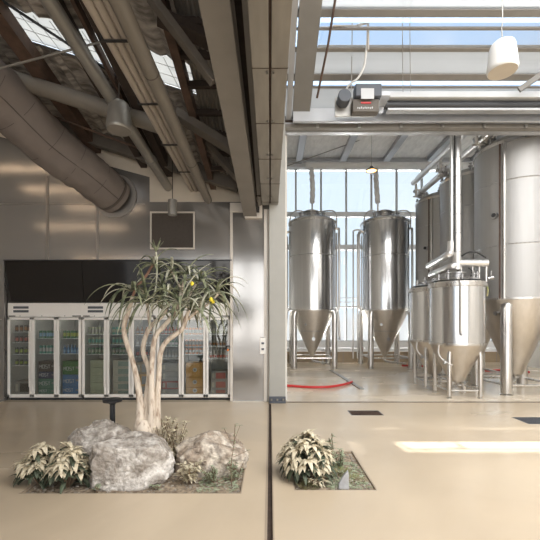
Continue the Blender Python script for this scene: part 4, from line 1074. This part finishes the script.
# bollard light
q = (-1.735, 4.02)
y_ = 4.62
bx = P(112.5, 400, y_).x
t = thing('bollard_light', (bx, y_, 0), 'slim black bollard light with a flat disc head behind the boulder', 'bollard')
MB().tube([(bx, y_, 0), (bx, y_, .62)], .033, 18).build('post', 'charcoal', t)
MB().lathe([(.04, .60), (.055, .615), (.115, .63), (.118, .655), (.10, .665), (0, .668)], (bx, y_, 0), 28).build('head', 'charcoal', t, ang=45)
MB().lathe([(.0, .0), (.07, .0), (.07, .012), (.03, .016)], (bx, y_, 0), 20).build('foot_plate', 'charcoal', t)

# aloe tree --------------------------------------------------------------
TY = 4.36
tree = thing('tree_aloe', (P(147, 400, TY).x, TY, SZ), 'branching tree aloe with pale trunks and drooping grey green rosettes', 'tree')
def TP(px, py, dy=0): return P(px, py, TY+dy)
stems = [
 ([(136, 462), (139, 432), (140, 402), (134.5, 368), (124, 332), (128.5, 311), (133, 296)], [-.06, -.06, -.05, -.04, 0, 0, 0], [.085, .068, .042, .029, .028, .028, .022]),
 ([(146, 462), (146, 432), (146.5, 402), (149, 372), (143, 350), (149, 329), (162.6, 315), (170, 300)], [-.0, 0, 0, .04, .06, .06, .08, .1], [.085, .065, .042, .029, .028, .027, .026, .020]),
 ([(152, 462), (151, 432), (151.5, 402), (151.6, 367), (155, 338), (164, 326), (176, 311), (182, 290), (186, 274)], [-.02, -.02, -.06, -.08, -.08, -.05, 0, .05, .1], [.08, .065, .042, .030, .029, .028, .026, .022, .016]),
 ([(156, 462), (156, 432), (157, 402), (159, 373), (160.6, 353), (167, 341), (182, 329), (186, 318), (190, 306)], [.04, .04, .02, 0, -.04, -.06, -.06, -.08, -.1], [.08, .065, .042, .030, .030, .029, .028, .025, .020]),
 ([(143, 462), (143, 434), (143.5, 420)], [-.08, -.08, -.06], [.12, .11, .05]),
]
for pts, dys, rs in stems:
    pl = spline([TP(p[0], p[1], d) for p, d in zip(pts, dys)], 6)
    rr = []
    for i in range(len(pl)):
        f_ = i/6; a = min(int(f_), len(rs)-2); rr.append((rs[a]+(rs[a+1]-rs[a])*(f_-a))*(1+.05*noise.noise(Vector((f_*2, rs[0]*50, pts[0][0])))))
    MB().tube(pl, rr, 16).build('trunk', 'bark', tree, ang=80)
thin = [
 ([(131, 300), (137, 287), (146, 276), (153, 264)], 0, 'barkred', .015),
 ([(150, 325), (148, 312), (147, 303)], 0, 'bark', .018),
 ([(149, 329), (152, 305), (156, 285), (157, 262), (156, 252)], -.05, 'leafpale', .010),
 ([(176, 311), (186, 300), (196, 284)], .05, 'bark', .016), ([(184, 322), (196, 312), (205, 302)], -.05, 'bark', .018),
 ([(196, 312), (208, 304), (218, 294)], 0, 'bark', .014), ([(182, 290), (176, 280), (172, 272)], .05, 'bark', .014)]
for pts, dy, m, r_ in thin:
    MB().tube(spline([TP(p[0], p[1], dy) for p in pts], 5), r_, 10).build('branch', m, tree, ang=80)
ros = [(132, 292, 0, 46, 26), (147, 304, -.12, 48, 28), (154, 266, 0, 28, 22), (170, 296, .12, 40, 26), (186, 274, .12, 36, 28), (199, 282, .08, 38, 26),
       (180, 304, -.15, 50, 32), (205, 303, -.05, 42, 28), (216, 294, .02, 40, 26), (190, 311, -.12, 44, 24), (172, 272, .1, 28, 20), (162, 285, .05, 30, 18)]
rl = random.Random(5)
for i, (px, py, dy, L_, n) in enumerate(ros):
    c = TP(px, py, dy); mb = MB(); mp = MB()
    n = int(n*.66)
    for k in range(n):
        az = k*2.399+rl.random()*.4; el = 1.15-1.1*(k/n)+rl.uniform(-.15, .15)
        ln = L_*TY/F*(.8+.4*rl.random())
        d = Vector((math.cos(az)*math.cos(el), math.sin(az)*math.cos(el), math.sin(el)))
        (mb if rl.random() < .70 else mp).leaf(c+d*.02, d, ln, .040, rl.uniform(1.2, 3.0), 10, .45)
    mb.build('leaf_rosette', 'leaf', tree, recalc=False, solid=.0025); 
    mp.build('pale_leaf_rosette', 'leafpale', tree, recalc=False, solid=.0025)
c = TP(156, 252, -.05); mb = MB()
for k in range(6):
    az = k*1.05+.4; mb.leaf(c, (math.cos(az)*.5, math.sin(az)*.5, .9), .16 if k != 1 else .24, .028, .2, 5, .4)
mb.build('shoot', 'leaf', tree, recalc=False, solid=.0025)
for px, py in ((192, 286), (211, 302), (213, 304)):
    MB().lathe([(0, 0), (.018, .01), (.02, .04), (0, .06)], TP(px, py, -.22), 8).build('yellow_bloom', 'yellow', tree)
tag(tree, tree['label'], 'tree')

# pale leaved shrubs -------------------------------------------------------
def shrub(cx, cy, r, h, n, seed, label, ll=.112):
    t = thing('pale_leaved_shrub', (cx, cy, SZ), label, 'shrub'); rd = random.Random(seed)
    pale, dark, st = MB(), MB(), MB()
    tips = []
    for k in range(n//7):
        az = rd.uniform(0, 2*PI); rr = r*.82*math.sqrt(rd.random()); zt_ = h*(1-.66*(rr/r)**2)*rd.uniform(.58, 1.0)
        tips.append(Vector((cx+rr*math.cos(az), cy+rr*math.sin(az), SZ+zt_)))
    for tp_ in tips:
        st.tube(spline([(cx+(tp_.x-cx)*.15, cy+(tp_.y-cy)*.15, SZ-.01), (cx+(tp_.x-cx)*.6, cy+(tp_.y-cy)*.6, SZ+(tp_.z-SZ)*.55), tp_], 3), .005, 6)
        outv = Vector((tp_.x-cx, tp_.y-cy, 0))/r
        for j in range(7):
            az = j*2.4+rd.random(); d = Vector((math.cos(az), math.sin(az), rd.uniform(-.1, .9)))+outv*.8
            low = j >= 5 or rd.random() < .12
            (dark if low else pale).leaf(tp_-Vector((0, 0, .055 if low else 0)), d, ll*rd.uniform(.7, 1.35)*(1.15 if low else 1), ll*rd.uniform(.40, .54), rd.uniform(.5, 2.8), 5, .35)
        if rd.random() < .6:
            pz = tp_-Vector((0, 0, rd.uniform(.06, .16))); az = rd.uniform(0, 2*PI)
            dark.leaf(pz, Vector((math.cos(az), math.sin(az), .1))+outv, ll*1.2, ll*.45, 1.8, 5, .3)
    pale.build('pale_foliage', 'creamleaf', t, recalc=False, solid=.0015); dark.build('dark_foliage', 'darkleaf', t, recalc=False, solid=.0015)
    st.build('stems', 'stalk', t)
    return t
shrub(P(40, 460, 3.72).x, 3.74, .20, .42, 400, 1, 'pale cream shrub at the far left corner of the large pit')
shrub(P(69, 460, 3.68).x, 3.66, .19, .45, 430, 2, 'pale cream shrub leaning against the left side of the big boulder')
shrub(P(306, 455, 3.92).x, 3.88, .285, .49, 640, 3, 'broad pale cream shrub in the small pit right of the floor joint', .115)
# loose leafy plants
def sprig(cx, cy, h, n, seed, label, m, stems_=3, ll=.05, w_=.018, name='leafy_plant', spread=.10, cat='plant', droop=.6):
    t = thing(name, (cx, cy, SZ), label, cat); rd = random.Random(seed); lf, st = MB(), MB()
    for s_ in range(stems_):
        az = rd.uniform(0, 2*PI); sp = spread*rd.random()
        tip = Vector((cx+sp*math.cos(az), cy+sp*math.sin(az), SZ+h*rd.uniform(.7, 1)))
        pl = spline([(cx+sp*.2*math.cos(az), cy+sp*.2*math.sin(az), SZ-.01), ((cx+tip.x)/2+rd.uniform(-.02, .02), (cy+tip.y)/2, SZ+(tip.z-SZ)*.5), tip], 5)
        st.tube(pl, .0035, 6)
        for k in range(n//stems_):
            q = pl[rd.randrange(2, len(pl))]; a2 = rd.uniform(0, 2*PI)
            lf.leaf(q, (math.cos(a2), math.sin(a2), rd.uniform(.1, .9)), ll*rd.uniform(.7, 1.2), w_, droop, 4, .3)
    lf.build('foliage', m, t, recalc=False, solid=.001); st.build('stems', 'stalk', t)
    return t
M['paleplant'] = mat('straw_leaf', (.78, .70, .54), .6, col2=(.50, .44, .30), scale=15)
M['midgreen'] = mat('sage_leaf', (.46, .50, .36), .6, col2=(.20, .25, .14), scale=15)
sprig(P(160, 440, 4.42).x, 4.42, .50, 300, 11, 'straw coloured leafy plant at the foot of the tree aloe', 'paleplant', 20, .085, .032, 'leafy_plant', .27)
sprig(P(175, 440, 4.3).x, 4.34, .50, 220, 12, 'straw coloured sprigs just right of the tree aloe trunk', 'paleplant', 12, .08, .03, 'leafy_plant', .18)
sprig(P(166, 470, 3.95).x, 3.98, .26, 360, 13, 'dry tangled plant between the big and the warm white boulder', 'paleplant', 12, .06, .014, 'dry_plant', .14)
sprig(P(188, 480, 3.7).x, 3.72, .20, 150, 14, 'low pale leafy plant before the left end of the warm boulder', 'paleplant', 12, .08, .026, 'low_plant', .14)
sprig(P(213, 475, 3.75).x, 3.76, .17, 130, 15, 'sage green trailing plant before the middle of the warm boulder', 'midgreen', 12, .04, .018, 'low_plant', .15)
sprig(P(234, 475, 3.75).x, 3.78, .20, 110, 16, 'sage green plant at the right corner of the large pit', 'midgreen', 10, .04, .018, 'low_plant', .10)
sprig(P(157, 490, 3.6).x, 3.58, .06, 16, 17, 'tiny green weed at the right foot of the big boulder', 'midgreen', 3, .05, .02, 'weed', .05, 'weed')
sprig(P(99, 488, 3.56).x, 3.52, .07, 10, 18, 'tiny green weed at the left foot of the big boulder', 'midgreen', 3, .05, .03, 'weed', .03, 'weed')
# tall thin weed
wx, wy = P(232, 480, 3.62).x, 3.62
t = thing('tall_thin_weed', (wx, wy, SZ), 'tall thin weed with a few tiny leaves near the pit corner', 'weed')
pl = spline([(wx, wy, SZ), (wx-.01, wy, .2), (wx+.02, wy, .42), (wx+.03, wy+.01, .62)], 6)
MB().tube(pl, .004, 6).build('stem', 'stalk', t)
lf = MB(); rd = random.Random(4)
for q in pl[3:]:
    az = rd.uniform(0, 2*PI); lf.leaf(q, (math.cos(az), math.sin(az)*.3, .5), .04, .016, .6, 4)
for dx, dz in ((-.10, .0), (.06, .03), (.14, -.22)):
    p = Vector((wx+.02+dx, wy, .58+dz)); lf.leaf(p, (1, 0, .3), .03, .016, .4, 4); lf.leaf(p, (-1, 0, .3), .03, .016, .4, 4)
lf.build('leaves', 'midgreen', t, recalc=False, solid=.001)
br = MB()
for dx, dz in ((-.10, .0), (.06, .03), (.14, -.22)): br.tube([(wx+.01, wy, .40+dz*.5), (wx+.02+dx, wy, .58+dz)], .0025, 5)
br.build('side_twigs', 'stalk', t)
# small pit plants
sprig(P(331, 455, 4.25).x, 4.22, .40, 60, 21, 'upright sage green seedling at the back of the small pit', 'midgreen', 4, .055, .02, 'seedling', .05)
sprig(P(340, 460, 4.15).x, 4.12, .22, 90, 22, 'bushy pale sage plant right of the upright seedling', 'midgreen', 8, .05, .022, 'low_plant', .12)
sprig(P(320, 478, 3.75).x, 3.80, .12, 60, 23, 'dry straw plant in the middle of the small pit', 'paleplant', 8, .06, .012, 'dry_plant', .14)
sprig(P(318, 485, 3.62).x, 3.66, .12, 60, 24, 'dry drooping leaves before the broad pale shrub', 'paleplant', 8, .07, .022, 'dry_plant', .12)
def tuft(cx, cy, r, h, n, seed, label):
    mb = MB(); rd = random.Random(seed)
    for k in range(n):
        az = rd.uniform(0, 2*PI); rr = r*math.sqrt(rd.random())
        mb.leaf((cx+rr*math.cos(az), cy+rr*math.sin(az), SZ-.002), (math.cos(az)*.5, math.sin(az)*.5, 1), h*rd.uniform(.6, 1.1), .006, .8, 4, .2)
    tag(mb.build('grass_tuft', 'grass', None, recalc=False, solid=.0008, origin=(cx, cy, SZ)), label, 'grass')
tuft(P(309, 485, 3.62).x, 3.64, .09, .07, 130, 1, 'green grass tuft at the front left of the small pit')
tuft(P(340, 470, 3.9).x, 3.98, .11, .08, 140, 2, 'green grass tuft behind the pointed grey stone')
tuft(P(356, 478, 3.75).x, 3.80, .10, .05, 100, 3, 'low grass tuft at the right side of the small pit')
# pointed grey stone
p = P(343, 487, 3.60); mb = MB()
ss = [(-.05, .0), (-.045, .05), (-.015, .10), (.03, .15), (.055, .17), (.06, .12), (.055, .05), (.06, .0)]
mb.prism([(p.x+a, 3.58+b*.25, SZ+b) for a, b in ss], (.01, .05, 0))
tag(mb.build('pointed_stone', 'stone', bev=.008), 'pointed grey marker stone at the front edge of the small pit', 'stone')
# pebbles, clippings and creeping cover: uncountable
def cover(g, seed, n, name, m, label, cat, leafy=False, excl=None):
    mb = MB(); rd = random.Random(seed)
    for k in range(n):
        x = rd.uniform(g[0]+.03, g[1]-.03); y = rd.uniform(g[2]+.03, g[3]-.03)
        if leafy:
            for j in range(3):
                az = rd.uniform(0, 2*PI); mb.leaf((x, y, SZ+.004), (math.cos(az), math.sin(az), .7), .028, .014, .8, 3, .3)
        else:
            s_ = rd.uniform(.006, .018); pts = []
            bmesh.ops.create_icosphere(mb.bm, subdivisions=1, radius=s_, matrix=Matrix.Translation((x, y, SZ+s_*.3)) @ Matrix.Rotation(rd.random()*6, 4, 'Z') @ Matrix.Diagonal((1, rd.uniform(.5, 1), .55, 1)))
    o = mb.build(name, m, None, recalc=False, origin=((g[0]+g[1])/2, (g[2]+g[3])/2, SZ)); o['kind'] = 'stuff'; return tag(o, label, cat)
cover(LP, 1, 900, 'pebbles', 'pebble', 'loose brown pebbles and bark over the soil of the large pit', 'pebbles')
cover(RP, 2, 420, 'pebbles', 'pebble', 'loose brown pebbles and bark over the soil of the small pit', 'pebbles')
cover((.55, 1.05, 3.55, 4.3), 3, 330, 'creeping_cover', 'midgreen', 'tiny creeping sage plants covering the right of the small pit', 'ground cover', True)
cover((-.75, -.30, 3.5, 4.1), 4, 200, 'creeping_cover', 'midgreen', 'tiny creeping plants in the right corner of the large pit', 'ground cover', True)
